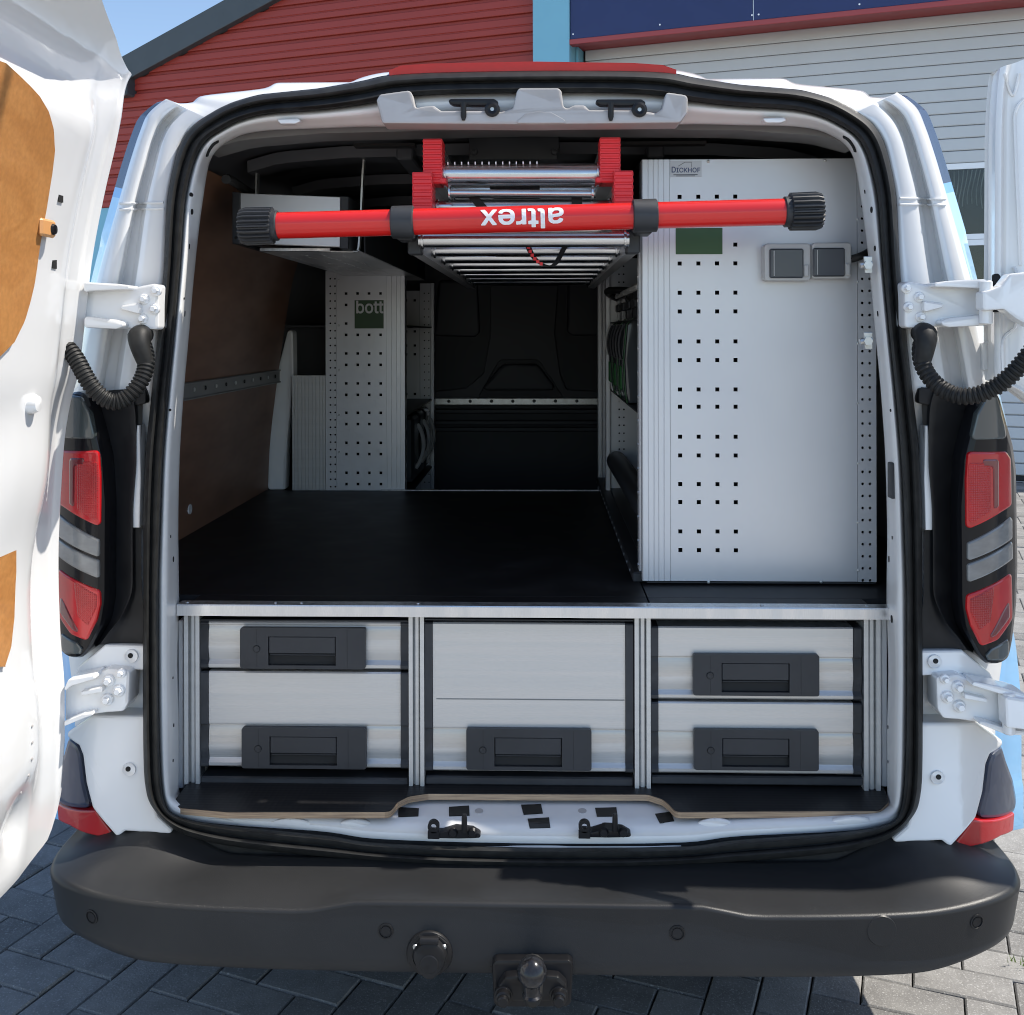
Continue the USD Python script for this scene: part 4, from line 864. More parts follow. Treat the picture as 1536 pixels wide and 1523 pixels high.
obj('wall_panel_hole', cyl((-wallx(1.0) + .011, 2.66 + .2, .985), (-wallx(1.0) + .0145, 2.66 + .2, .985), .014, 16), 'white_jamb', van)
# pressed pillar of the body behind the lining
obj('body_pillar', pslab([(452, 396), (440, 442), (432, 490), (413, 565), (404, 630), (400, 735), (428, 735), (431, 660), (437, 600), (441, 560), (440, 500), (443, 440)], 3.715, .05, .010, .010), 'white_jamb', van)
# bulkhead with pressings, rail and lower ribs
obj('bulkhead', bx(-.97, .97, YB, YB + .06, .535, 1.945, 0), 'bulkhead', van)
bk = lambda pts, mt, nm, dy=.0, th_=.02, r=.02, bev=.012: obj(nm, pslab(pts, YB - dy - .02, th_, bev, r), mt, van)
bk([(735, 428), (838, 428), (832, 500), (840, 560), (850, 585), (905, 588), (905, 598), (845, 598), (812, 546), (806, 540), (752, 540), (746, 546), (716, 598), (640, 598), (640, 588), (700, 582), (725, 560), (736, 500)], 'bulkhead_l' if 'bulkhead_l' in MAT else mat('bulkhead_l', (.026, .029, .036), .5), 'bulkhead_pressing')
bk([(658, 420), (716, 420), (720, 500), (712, 506), (650, 504)], 'bulkhead_l', 'bulkhead_pressing'); bk([(852, 420), (905, 420), (905, 504), (858, 504), (850, 498)], 'bulkhead_l', 'bulkhead_pressing')
bk([(757, 546), (805, 546), (811, 552), (836, 586), (720, 586), (748, 552)], 'bulkhead_l', 'bulkhead_pressing', r=.012)
ry = YB - .03; za_, zb2 = at(700, 597, ry)[2], at(700, 608, ry)[2]
rl = obj('lashing_rail', [bx(-.95, .95, ry, ry + .03, zb2, za_, .004)], 'zinc', van)
for px in range(673, 905, 32): obj('rail_hole', lathe([(0, -.003), (.006, -.002), (.008, 0)], at(px, 602, ry), 'y', 10), 'ceiling_beam', rl)
for py in (617, 634, 644): a = at(700, py, YB - .015); obj('bulkhead_rib', bx(-.95, .95, YB - .02, YB, a[2] - .012, a[2] + .012, .006), 'bulkhead_l', van)
# ------------------------------------------------------------------ plywood load floor board at the sill
fb = [(255, 1206), (272, 1184), (272, 1176), (1325, 1176), (1325, 1184), (1332, 1204), (1318, 1217), (1012, 1218), (1002, 1207), (992, 1199), (970, 1192), (640, 1190), (612, 1194), (596, 1202), (584, 1217), (340, 1217), (272, 1211)]
ZF = .5365
def onz(px, py, z):
    Y = F * (H - z) / (py - HZ)
    for _ in range(3): p = at(px, py, Y); Y *= (H - z) / (H - p[2])
    return at(px, py, Y)
fpts = np.array([onz(x, y + (0 if y > 1178 else 4), ZF)[:2] for x, y in fb]); fpts[2:4, 1] = 2.4
fpts = rnd(fpts, .012)
fl = slab2(fpts, .0, 0, .018)
flat = lambda m, z: tm(np.array(m.vertices)[:, [0, 2, 1]] * [1, 1, -1] + [0, 0, z], m.faces)
fd = thing('floor_board', 'black anti-slip plywood floor board with a cut-out above the sill', 'floor board')
obj('board_core', flat(slab2(fpts, 0, .0015, .0135), ZF), 'ply_edge', fd, smooth=False)
obj('board_top', flat(slab2(inset(ccw(fpts), .0008), 0, 0, .0015), ZF), 'board_hex', fd, smooth=False)

# ------------------------------------------------------------------ drawer unit under a raised deck
du = thing('drawer_unit', 'wide under-floor drawer unit of five aluminium drawers with black handles', 'drawer unit')
YD = 2.13; ZT = at(800, 911, 2.115)[2]
# deck: main board and the narrow board under the right cabinet
a0, a1 = onz(964, 882, ZT), onz(906, 737, ZT); YEND = a1[1]
jx = lambda Y: np.interp(Y, [2.115, 2.19, 2.20], [.70, .73, .965])
xm = a0[0] - .002
obj('deck_board', [bx(-.712, xm, 2.118, 2.2, ZT - .02, ZT, .001), bx(-.965, xm, 2.2, YEND, ZT - .02, ZT, .001)], 'board_top', du, smooth=False)
obj('deck_board', [bx(xm + .003, .705, 2.118, 2.2, ZT - .02, ZT - .001, .001), bx(xm + .003, .965, 2.2, YEND, ZT - .02, ZT - .001, .001)], 'board_mesh', du, smooth=False)
obj('deck_end_trim', bx(-.55, .26, YEND, YEND + .012, ZT - .02, ZT + .003, .001), 'alu_strip', du)
zs0, zs1 = at(800, 911, 2.108)[2], at(800, 927, 2.108)[2]
xa, xb = at(264, 918, 2.108)[0], at(1338, 918, 2.108)[0]
ap = np.array([(2.108, zs1), (2.108, zs0 - .001), (2.109, zs0 + .0015), (2.140, zs0 + .0015), (2.140, zs0), (2.1105, zs0 - .001), (2.1105, zs1)])
s = slab2(ap, 0, xa, xb); v = np.array(s.vertices); stp = obj('edge_strip', tm(v[:, [1, 0, 2]], s.faces), 'alu_strip', du, smooth=False)
for px in (280, 412, 451, 626, 972, 1142, 1300): obj('strip_screw', lathe([(0, .0022), (.003, .0018), (.004, 0)], [at(px, 911, 2.122)[0], 2.124, zs0 + .0016], 'z', 10), 'zinc', stp)
zlo = at(800, 1182, YD)[2]; zhi = zs1 - .001
def upright(px0, px1):
    x0, x1 = at(px0, 1050, YD)[0], at(px1, 1050, YD)[0]; w = x1 - x0; q = lambda t: x0 + w * t
    pr = np.array([(q(0), YD + .05), (q(0), YD), (q(.26), YD), (q(.26), YD + .012), (q(.42), YD + .006), (q(.62), YD + .006), (q(.74), YD + .012), (q(.74), YD), (q(1), YD), (q(1), YD + .05)])
    m_ = slab2(pr, 0, zlo, zhi); return tm(np.array(m_.vertices)[:, [0, 2, 1]], m_.faces)
for a, b in ((275, 298), (612, 635), (951, 975), (1295, 1320)): obj('upright', upright(a, b), 'alu_anod', du, smooth=False)
for a, b in ((266, 274), (1321, 1330)): obj('side_wall', pbox(a, b, 930, 1182, YD + .02, YD + 1.5, .002), 'alu_sheet', du)
obj('back_plate', bx(-.66, .66, YD + .10, YD + .12, zlo, zhi, 0), 'recess_black', du)
def xprism(poly, x0, x1):
    s = slab2(np.array(poly), 0, x0, x1); v = np.array(s.vertices); return tm(v[:, [1, 0, 2]], s.faces)
def drawer(p0, p1, y0, y1, yg, hd, lbl):
    zt_, zb_, zg = at(800, y0, YD)[2], at(800, y1, YD)[2], at(800, yg, YD)[2]
    xa, xb = at(p0, y0, YD)[0], at(p1, y0, YD)[0]; cap = .0165; yf = YD + .006
    h = zg - zb_
    pr = [(yf + .05, zb_), (yf + .004, zb_), (yf - .001, zb_ + .004), (yf - .0015, zb_ + .010), (yf + .003, zb_ + .0165), (yf + .004, zb_ + .019), (yf + .0015, zb_ + .03), (yf - .001, zb_ + h * .5), (yf + .0005, zg - .012), (yf + .004, zg - .003), (yf + .004, zg)]
    if zt_ - zg > .02: pr += [(yf + .0005, zg + .002), (yf, zg + .006), (yf, zt_ - .003), (yf + .002, zt_)]
    else: pr += [(yf + .0005, zg + .002), (yf, zt_ - .003), (yf + .002, zt_)]
    pr += [(yf + .05, zt_)]
    d = obj('drawer', xprism(pr[::-1], xa + cap, xb - cap), 'alu_drawer', du, smooth=25, label=lbl)
    cp = [(a - .003 if a < yf + .045 else a, b) for a, b in pr]
    for u, w in ((xa, xa + cap - .0005), (xb - cap + .0005, xb)): obj('end_cap', xprism(cp[::-1], u, w), 'dark_plastic', d, smooth=25)
    hx0, hx1, hy0, hy1 = hd; yh = yf - .014
    A, B = at(hx0, hy0, yh), at(hx1, hy1, yh); W, Hh_ = B[0] - A[0], A[2] - B[2]
    q = lambda u, v: (A[0] + W * u, B[2] + Hh_ * v)
    out = rrect(A[0], B[0], B[2], A[2], .005); hole = [q(.225, .085), q(.765, .085), q(.765, .79), q(.225, .79)]
    pl = slab2(out, .003, yh, yf + .02)
    obj('handle_plate', [holed([tuple(x) for x in out], [hole], yh, yh + .010), slab2(inset(ccw(out), -.0006), .0, yh + .0025, yh + .013) if False else bx(A[0] + .002, B[0] - .002, yh + .0102, yf + .01, B[2] + .002, A[2] - .002, 0)], 'handle_plastic', d, smooth=False)
    bz = lambda u0, u1, v0, v1, d0, d1, b, n_, m__: obj(n_, bx(q(u0, 0)[0], q(u1, 0)[0], yh + d0, yh + d1, q(0, v0)[1], q(0, v1)[1], b), m__, d, smooth=False if b == 0 else 32)
    bz(.229, .761, .37, .785, .0008, .0095, .0015, 'grip_flap', 'handle_plastic')
    bz(.229, .761, .30, .362, .004, .0095, .002, 'grip_lip', 'handle_plastic')
    bz(.226, .764, .09, .30, .0085, .0101, 0, 'grip_pocket', 'recess_black')
    for u in (.135, .855): bz(u - .0012, u + .0012, .03, .97, -.0002, .001, 0, 'handle_seam', 'recess_black')
    c = at(hx0 + (hx1 - hx0) * .133, hy0 + (hy1 - hy0) * .50, yh)
    obj('lock_button', lathe([(0, -.0022), (.0062, -.0018), (.0068, .0), ], c, 'y', 20), 'handle_plastic', d)
    obj('lock_ring', lathe([(.0072, -.0006), (.0078, -.0006)], c, 'y', 20), 'recess_black', d)
drawer(299, 611, 936, 1008, 942, (359, 547, 941, 1004), 'shallow top left drawer whose handle fills its front')
drawer(299, 611, 1012, 1157, 1093, (361, 548, 1091, 1154), 'deep lower left drawer')
drawer(636, 949, 936, 1160, 1096, (698, 886, 1093, 1157), 'tallest drawer, in the middle bay')
drawer(975, 1292, 940, 1049, 986, (1039, 1228, 982, 1046), 'upper right drawer')
drawer(975, 1292, 1053, 1160, 1098, (1040, 1227, 1095, 1158), 'lower right drawer')
gz = at(800, 1051, YD)[2]; xa_, xb_ = at(653, 1051, YD)[0], at(936, 1051, YD)[0]
obj('drawer_groove', bx(xa_, xb_, YD + .0055, YD + .0075, gz - .0012, gz + .0012, 0), 'ceiling_beam', du)
for a, b in ((299, 611), (636, 949), (975, 1294)):
    obj('base_rail', pbox(a, b, 1164, 1181, YD + .008, YD + .05, .003), 'dark_plastic', du); obj('top_rail', pbox(a, b, 928, 933, YD + .004, YD + .05, .001), 'dark_plastic', du)
    obj('side_gasket', pbox(a - 1, a + 1, 933, 1164, YD + .004, YD + .03, 0), 'dark_plastic', du)
# ------------------------------------------------------------------ right-hand shelving with its big perforated end panel
YC = 2.31
rs = thing('shelving', 'tall grey shelving on the right with big perforated end panel and two sockets', 'shelving', loc=None)
zt, zb = at(1000, 240, YC)[2], at(1000, 879, YC)[2]
zb = max(zb, ZT + .008)
px_ = lambda p: at(p, 560, YC)[0]; pz = lambda y: at(1000, y, YC)[2]
x0, x1, x2, x3 = px_(963), px_(1005), px_(1288), px_(1314)
# extruded corner post with flutes
pr = [(x0, YC + .05), (x0, YC + .002), (x0 + .002, YC)]
for t in (.22, .42, .58, .78):
    xx = x0 + (x1 - x0) * t; pr += [(xx - .0012, YC), (xx - .0006, YC + .0016), (xx + .0006, YC + .0016), (xx + .0012, YC)]
pr += [(x1 - .0005, YC), (x1 - .0005, YC + .05)]
m_ = slab2(np.array(pr), 0, zb, zt); obj('corner_post', tm(np.array(m_.vertices)[:, [0, 2, 1]], m_.faces), 'alu_sheet', rs, smooth=False)
rowsP = [296, 338, 368, 396, 440, 468, 513, 541, 585, 611, 656, 684, 727, 754, 798, 826]
holes = []
for y in rowsP:
    for c in (1020, 1048, 1076, 1103.5):
        if y in (338, 368) and c < 1090: continue
        holes.append(sq(px_(c), pz(y), .0046))
xg = px_(1286)
obj('end_panel', holed([(x1 + .0005, zb), (xg, zb), (xg, zt), (x1 + .0005, zt)], holes, YC + .002, YC + .0035), 'alu_sheet', rs, smooth=False)
fh = [ci(px_(c) , pz(y), .0033) for c in (1293.5, 1304.5) for y in np.arange(258, 876, 18.0)]
obj('rear_flange', holed([(xg + .001, zb), (x3, zb), (x3, zt), (xg + .001, zt)], fh, YC - .0005, YC + .003), 'alu_sheet', rs, smooth=False)
obj('panel_backing', bx(x0 + .004, x3, YC + .05, YC + .052, zb, zt, 0), 'recess_black', rs)
obj('panel_fold', bx(x0 + .01, x3, YC + .004, YC + .03, zb - .006, zb - .001, .001), 'dark_plastic', rs)
for px, py in [(1287, y) for y in (330, 424, 516, 606, 696, 785, 857)] + [(1063, 243), (1238, 242), (1062, 874), (1231, 874)]:
    obj('rivet', lathe([(0, -.003), (.003, -.0022), (.0042, .0005)], at(px, py, YC + .002), 'y', 10), 'zinc', rs)
gp = obj('green_label', pbox(1014, 1084, 343, 382, YC + .0005, YC + .0018, 0), 'logo_green', rs)
st = obj('supplier_sticker', pbox(1006, 1053, 242, 266, YC + .0005, YC + .0018, 0), 'sticker', rs)
def text(txt, a, b, h, Y, bold=False, depth=.0006, sx=None):
    t = meshkit.text_mesh(txt, h, depth, bold); v = np.array(t.vertices); w = v[:, 0].max() - v[:, 0].min()
    k = (sx / w) if sx else 1.0
    return tm(np.stack([a + (v[:, 0] - v[:, 0].min()) * k, Y - v[:, 2], b + v[:, 1]], 1), t.faces)
L0, L1 = at(1008, 260, YC), at(1051, 260, YC)
obj('sticker_text', [text('D', L0[0], L0[2] + .001, .0125, YC + .0005, True, sx=.0095), text('ICKHOF', L0[0] + .0105, L0[2] + .001, .0100, YC + .0005, True, sx=L1[0] - L0[0] - .0105)], 'sticker_ink', st, smooth=False)
obj('sticker_line', [bx(L0[0] + .004, L1[0] - .006, YC - .0001, YC + .0005, L0[2] - .0052, L0[2] - .0036, 0), bx(L0[0] + .010, L1[0] - .012, YC - .0001, YC + .0005, L0[2] - .0076, L0[2] - .0066, 0)], 'handle_plastic', st, smooth=False)
rfp = [at(*p, YC + .0003) for p in ((1018, 250), (1028, 244), (1038, 244), (1038, 251))]
obj('sticker_mark', tube(rfp, .0005, 4), 'handle_plastic', st)
# sockets
SB = YC - .030
so = obj('twin_socket', [slab2(rrect(at(1147, 0, SB)[0], at(1217, 0, SB)[0], at(0, 424, SB)[2], at(0, 369, SB)[2], .008), .004, SB, YC + .001), slab2(rrect(at(1218, 0, SB)[0], at(1278, 0, SB)[0], at(0, 421, SB)[2], at(0, 368, SB)[2], .008), .004, SB, YC + .001)], 'socket_grey', rs)
for a, b, c, d in ((1155, 1206, 374, 418), (1220, 1268, 373, 416)):
    obj('socket_lid', pbox(a, b, c, d, SB - .006, SB + .004, .003), 'socket_lid', so)
    obj('lid_latch', pbox(b + 1, b + 8, (c + d) / 2 + 2, d - 2, SB - .005, SB + .004, .002), 'socket_grey', so)
    obj('lid_frame', pbox(a + 6, a + 7.2, c + 3, d - 3, SB - .0075, SB - .005, .0004), 'socket_grey', so)
obj('power_cable', tube(spl([at(1277, 390, SB + .01), at(1290, 386, SB), at(1302, 380, SB + .02), at(1315, 376, SB + .05)], 20), .0085, 10), 'rubber', rs)
# frames, shelves and trays behind the end panel
xi = x0; YF = 3.56
def perf_side(Y, xa_, xb_, za_, zb_, cols, pitch, par):
    hs = [ci(xa_ + c, z, .0034, 6) for c in cols for z in np.arange(za_ + .02, zb_ - .02, pitch)]
    return obj('side_frame', holed([(xa_, za_), (xb_, za_), (xb_, zb_), (xa_, zb_)], hs, Y, Y + .003), 'alu_sheet', par, smooth=False)
za_, zb_ = ZT + .004, at(920, 388, YF)[2]
perf_side(YF, xi + .006, xi + .115, za_, zb_ + .0, (.038, .054), .0275, rs)
hs = [sq(xi + .135 + c, z, .0048) for c in (0, .08, .16, .24) for z in np.sort(np.r_[np.arange(za_ + .05, zb_ - .04, .118), np.arange(za_ + .092, zb_ - .04, .118)])]
obj('side_panel', holed([(xi + .1155, za_), (xi + .60, za_), (xi + .60, zb_), (xi + .1155, zb_)], hs, YF + .004, YF + .006), 'alu_sheet', rs, smooth=False)
for Y in (2.345, YF - .02, 4.02):
    obj('aisle_post', bx(xi - .004, xi + .012, Y, Y + .035, za_ if Y < 3.9 else .56, zb_ + (.0 if Y > 3 else 0), .002), 'alu_sheet', rs)
    for z in np.arange(za_ + .03, zb_, .055):
        if Y < 3: obj('post_stud', cyl((xi - .0065, Y + .012, z), (xi - .003, Y + .012, z), .004, 6), 'zinc', rs)
obj('outer_frame', pbox(903.5, 914, 390, 738, 4.02, 4.06, .003), 'alu_sheet', rs)
def tray(z, lip, nm='shelf_tray'):
    t = obj(nm, [bx(xi + .012, .70, YC + .06, YF - .002, z, z + .004, 0)], 'handle_plastic', rs)
    pr = [(xi + .010, z), (xi - .006, z + .008), (xi - .006, z + lip - .006), (xi + .002, z + lip), (xi + .008, z + lip - .004), (xi + .012, z + .004)]
    m_ = slab2(np.array(pr), 0, YC + .055, YF - .01); obj('tray_lip', tm(np.array(m_.vertices)[:, [0, 2, 1]], m_.faces), 'handle_plastic', t); return t
tz = [at(925, y, YF)[2] for y in (486, 586, 730)]
tray(tz[0], .022); tray(tz[1], .052); tray(tz[2] - .01, .075)
obj('cable_trough', tube([(xi + .035, 2.38, tz[2] + .105), (xi + .03, 3.50, tz[2] + .095)], .034, 16), 'handle_plastic', rs)
obj('top_rail', tube(spl([(xi + .01, 2.4, tz[0] + .125), (xi + .005, 3.3, tz[0] + .105), (xi + .02, 3.47, tz[0] + .09), (xi + .06, 3.50, tz[0] + .075)], 24), .012, 8), 'handle_plastic', rs)
obj('kick_rail', bx(xi - .02, xi + .02, YC + .02, YF + .30, ZT + .0005, ZT + .022, .003), 'dark_plastic', rs)
for k in range(16): obj('kick_rivet', cyl((xi - .0215, 2.40 + k * .085, ZT + .012), (xi - .019, 2.40 + k * .085, ZT + .012), .004, 8), 'zinc', rs)
for k in range(4):
    Y = 3.30 - k * .20
    bn = thing('storage_bin', ['grey open bin at the far end of the top right shelf', 'second grey bin from the far end on the top right shelf', 'third grey bin from the far end on the top right shelf', 'grey bin on the top right shelf nearest the end panel'][k], 'bin', 'bins on the top right shelf')
    zc = tz[0] + .006
    obj('bin_body', [bx(xi + .03, xi + .25, Y, Y + .18, zc, zc + .004, 0), bx(xi + .03, xi + .034, Y, Y + .18, zc, zc + .085, .001), bx(xi + .246, xi + .25, Y, Y + .18, zc, zc + .085, .001), bx(xi + .03, xi + .25, Y, Y + .004, zc, zc + .085, .001), bx(xi + .03, xi + .25, Y + .176, Y + .18, zc, zc + .085, .001)], 'socket_lid', bn)
    obj('bin_rim', bx(xi + .022, xi + .036, Y - .004, Y + .184, zc + .076, zc + .092, .004), 'socket_grey', bn); obj('bin_grip', bx(xi + .022, xi + .032, Y + .05, Y + .13, zc + .03, zc + .055, .003), 'handle_plastic', bn)
mat('case_smoke', (.035, .04, .045), .25, coat=.4); mat('case_green', (.02, .11, .03), .4)
for k in range(6):
    Y = 3.38 - k * .115; zc = tz[1] + .006
    cs = thing('assortment_case', ['smoked parts case at the far end of the middle right shelf', 'second smoked parts case from the far end on the right shelf', 'third smoked parts case from the far end on the right shelf', 'fourth smoked parts case from the far end on the right shelf', 'fifth parts case from the far end, half hidden by the end panel', 'parts case nearest the perforated end panel on the right shelf'][k], 'parts case', 'parts cases standing on the right shelf')
    pr = np.array([(xi + .012, zc), (xi + .30, zc), (xi + .30, zc + .235), (xi + .03, zc + .235), (xi + .010, zc + .215), (xi + .002, zc + .12), (xi + .006, zc + .03)])
    obj('case_body', slab2(pr, .006, Y, Y + .085), 'case_smoke', cs)
    obj('case_tray', slab2(pr * [1, 1] + [-.0015, 0], .002, Y + .03, Y + .055) if k % 2 else bx(xi - .001, xi + .02, Y + .02, Y + .065, zc + .03, zc + .10, .004), 'case_green', cs)
    obj('case_handle', tube(spl([(xi + .004, Y + .04, zc + .215), (xi - .006, Y + .04, zc + .19), (xi - .004, Y + .04, zc + .12)], 10), .005, 6), 'socket_grey' if k == 0 else 'handle_plastic', cs)
# ------------------------------------------------------------------ left-hand shelving
YL = YEND + .016
ls = thing('shelving', 'smaller shelving at back left with perforated end panel and green square logo', 'shelving')
qx = lambda p: at(p, 560, YL)[0]; qz = lambda y: at(550, y, YL)[2]
zt, zb = qz(406), ZT - .02
X0, X1, X2, X3 = qx(488.5), qx(505), qx(580), qx(607)
hl = [ci(qx(c), z, .0034) for c in (495.5, 502.5) for z in np.arange(qz(730), qz(412), .0268)]
obj('rear_flange', holed([(X0, zb), (X1 - .0005, zb), (X1 - .0005, zt), (X0, zt)], hl, YL, YL + .003), 'alu_sheet', ls, smooth=False)
rL = [440, 457, 485, 502, 530, 547, 575, 592, 619, 636, 664, 681, 709, 726]
hs = [sq(qx(c), qz(y), .0048) for y in rL for c in (519.2, 536.4, 553.6, 570.8) if not (y in (457, 485) and c > 530)]
obj('end_panel', holed([(X1, zb), (X2, zb), (X2, zt), (X1, zt)], hs, YL + .001, YL + .003), 'alu_sheet', ls, smooth=False)
pr = [(X2 + .0005, YL + .05), (X2 + .0005, YL)]
for t in (.28, .55, .78): xx = X2 + (X3 - X2) * t; pr += [(xx - .0015, YL), (xx - .0008, YL + .002), (xx + .0008, YL + .002), (xx + .0015, YL)]
pr += [(X3, YL), (X3, YL + .05)]
m_ = slab2(np.array(pr), 0, zb, zt); obj('corner_post', tm(np.array(m_.vertices)[:, [0, 2, 1]], m_.faces), 'alu_sheet', ls, smooth=False)
obj('panel_backing', bx(X0, X3, YL + .052, YL + .054, zb, zt, 0), 'recess_black', ls)
a, b = at(532, 492.5, YL), at(575.5, 450, YL)
lg = obj('logo_square', bx(a[0], b[0], YL - .0006, YL + .001, a[2], b[2], 0), 'logo_green', ls)
tl = at(534.5, 469, YL); obj('logo_text', text('bott', tl[0], tl[2], .043, YL - .0006, True, sx=(at(575.2, 469, YL)[0] - tl[0])), 'logo_print', lg, smooth=False)
for y in (420, 488, 555, 622, 678): obj('rivet', lathe([(0, -.002), (.003, -.0015), (.004, 0)], at(508, y, YL + .001), 'y', 8), 'zinc', ls)
# low fluted side cover left of it
W0, W1 = qx(437.5), qx(488); pr = [(W0, YL + .04), (W0, YL + .005)]
for k in range(9):
    xx = W0 + (W1 - W0) * (k + .7) / 9.4; pr += [(xx - .002, YL + .005), (xx - .0012, YL + .0075), (xx + .0012, YL + .0075), (xx + .002, YL + .005)]
pr += [(W1 - .001, YL + .005), (W1 - .001, YL + .04)]
m_ = slab2(np.array(pr), 0, zb, qz(563)); obj('fluted_cover', tm(np.array(m_.vertices)[:, [0, 2, 1]], m_.faces), 'alu_anod', ls, smooth=False)
# shelf depth behind
YG = YB - .12
perf_side(YG, at(630, 500, YG)[0] - .0, at(650, 500, YG)[0], .56, at(640, 425, YG)[2], (.020, .040), .036, ls)
obj('side_panel', holed([(at(607, 500, YG)[0] - .35, .56), (at(629.5, 500, YG)[0], .56), (at(629.5, 500, YG)[0], at(640, 436, YG)[2]), (at(607, 500, YG)[0] - .35, at(640, 436, YG)[2])], [sq(at(c, 0, YG)[0], at(0, y, YG)[2], .0055) for c in (609, 622) for y in (451, 497, 518, 531, 590, 650)], YG + .004, YG + .007), 'alu_sheet', ls, smooth=False)
obj('aisle_post', bx(X3 - .012, X3 + .006, YG - .03, YG, .56, at(640, 425, YG)[2], .002), 'alu_sheet', ls)
for i, (y, lip) in enumerate(((492, .12), (600, .11), (700, .09))):
    z = at(640, y, YG)[2]
    t = obj('shelf_tray', bx(X0 - .2, X3 - .004, YL + .06, YG - .002, z, z + .006, 0), 'handle_plastic', ls)
    pr = np.array([(X3 - .006, z), (X3 + .004, z + .004), (X3 + .004, z + lip), (X3 - .002, z + lip + .002), (X3 - .004, z + .004)])
    m_ = slab2(pr, 0, YL + .056, YG - .035); obj('tray_lip', tm(np.array(m_.vertices)[:, [0, 2, 1]], m_.faces), 'handle_plastic', t)
for k in range(3):
    zc = at(640, 700, YG)[2] + .02 + .0 * k; Y = 4.05 + .2 * k
    cs = thing('assortment_case', ['parts case just behind the left end panel, lowest shelf', 'middle parts case of the lowest left shelf', 'parts case at the far end of the lowest left shelf'][k], 'parts case', 'parts cases on the left shelf')
    obj('case_body', bx(X3 - .30, X3 - .012, Y, Y + .16, zc, zc + .26, .012), 'case_smoke', cs)
    obj('case_handle', tube(spl([(X3 - .012, Y + .05, zc + .05), (X3 + .006, Y + .06, zc + .08), (X3 + .006, Y + .10, zc + .19), (X3 - .012, Y + .11, zc + .22)], 14), .008, 6), 'socket_grey', cs)
# ------------------------------------------------------------------ hanging shelf and the drawer case lying on it, left under the roof
hsf = thing('hanging_shelf', 'perforated shelf hung by bent steel straps under the roof on the left', 'shelf')
YH = 2.56; zsf = at(450, 373, YH)[2] - .004; xs0, xs1 = at(392, 370, YH)[0], at(539, 370, YH)[0]
hp = [ci(x, y, .006, 6) for x in np.arange(xs0 + .03, xs1 - .02, .05) for y in np.arange(2.66, 3.9, .05)]
m_ = holed([(xs0, 2.56), (xs1, 2.56), (xs1, 4.0), (xs0, 4.0)], hp, 0, .002)
obj('shelf_plate', tm(np.array(m_.vertices)[:, [0, 2, 1]] * [1, 1, -1] + [0, 0, zsf], m_.faces), 'alu_sheet', hsf, smooth=False)
obj('shelf_side', bx(xs1 - .002, xs1 + .002, 2.64, 4.0, zsf, zsf + .11, .0), 'dark_plastic', hsf)
obj('shelf_front_edge', bx(xs0 - .0, xs1 - .07, 2.545, 2.562, zsf - .003, zsf + .006, .001), 'alu_strip', hsf)
def strap_(pts, Y, w=.022, t=.0022, nm='hanger', mt='zinc'):
    p = np.array([at(x, y, Y) for x, y in pts]); d = np.gradient(p, axis=0); d /= np.linalg.norm(d, axis=1, keepdims=True)
    n = np.stack([d[:, 2], 0 * d[:, 0], -d[:, 0]], 1)
    return np.array([p + n * t, p + n * t + [0, w, 0], p - n * t + [0, w, 0], p - n * t])
for pts in ([(582, 206), (552, 207), (549, 210), (547, 226), (544, 262), (541, 330), (538, 370), (536, 376), (528, 377), (390, 374)], [(356, 218), (378, 221), (386, 224), (387, 230), (385, 262), (384, 292)]):
    obj('hanger', grid(np.transpose(strap_(pts, YH), (1, 0, 2)), wv=True), 'zinc', hsf, smooth=20)
    obj('hanger', grid(np.transpose(strap_(pts, YH + 1.1), (1, 0, 2)) * 1.0, wv=True), 'zinc', hsf, smooth=20) if len(pts) > 8 else None
dc = thing('case', 'silver fronted tool case with dark ends lying on the hanging shelf', 'case')
C = lambda px, py, Y=2.50: at(px, py, Y)
fr = [C(361, 289), C(511, 295), C(510, 370), C(361, 364)]
Yc0 = 2.50
obj('front_plate', slab2(np.array([p[[0, 2]] for p in fr]), .002, Yc0, Yc0 + .02), 'alu_sheet', dc)
obj('end_cap', slab2(np.array([C(349, 287)[[0, 2]], C(361, 288)[[0, 2]], C(361, 366)[[0, 2]], C(349, 365)[[0, 2]]]), .003, Yc0 - .004, Yc0 + .60), 'dark_plastic', dc)
obj('end_cap', slab2(np.array([C(511, 294)[[0, 2]], C(524, 295)[[0, 2]], C(523, 373)[[0, 2]], C(510, 373)[[0, 2]]]), .003, Yc0 - .004, Yc0 + .60), 'dark_plastic', dc)
obj('case_body', bx(C(361, 0)[0], C(511, 0)[0], Yc0 + .021, Yc0 + .60, C(0, 363)[2], C(0, 297)[2], .004), 'ceiling_dark', dc)
obj('corner_screw', lathe([(0, -.002), (.003, -.001), (.004, 0)], C(354, 356, Yc0 - .004), 'y', 8), 'recess_black', dc)
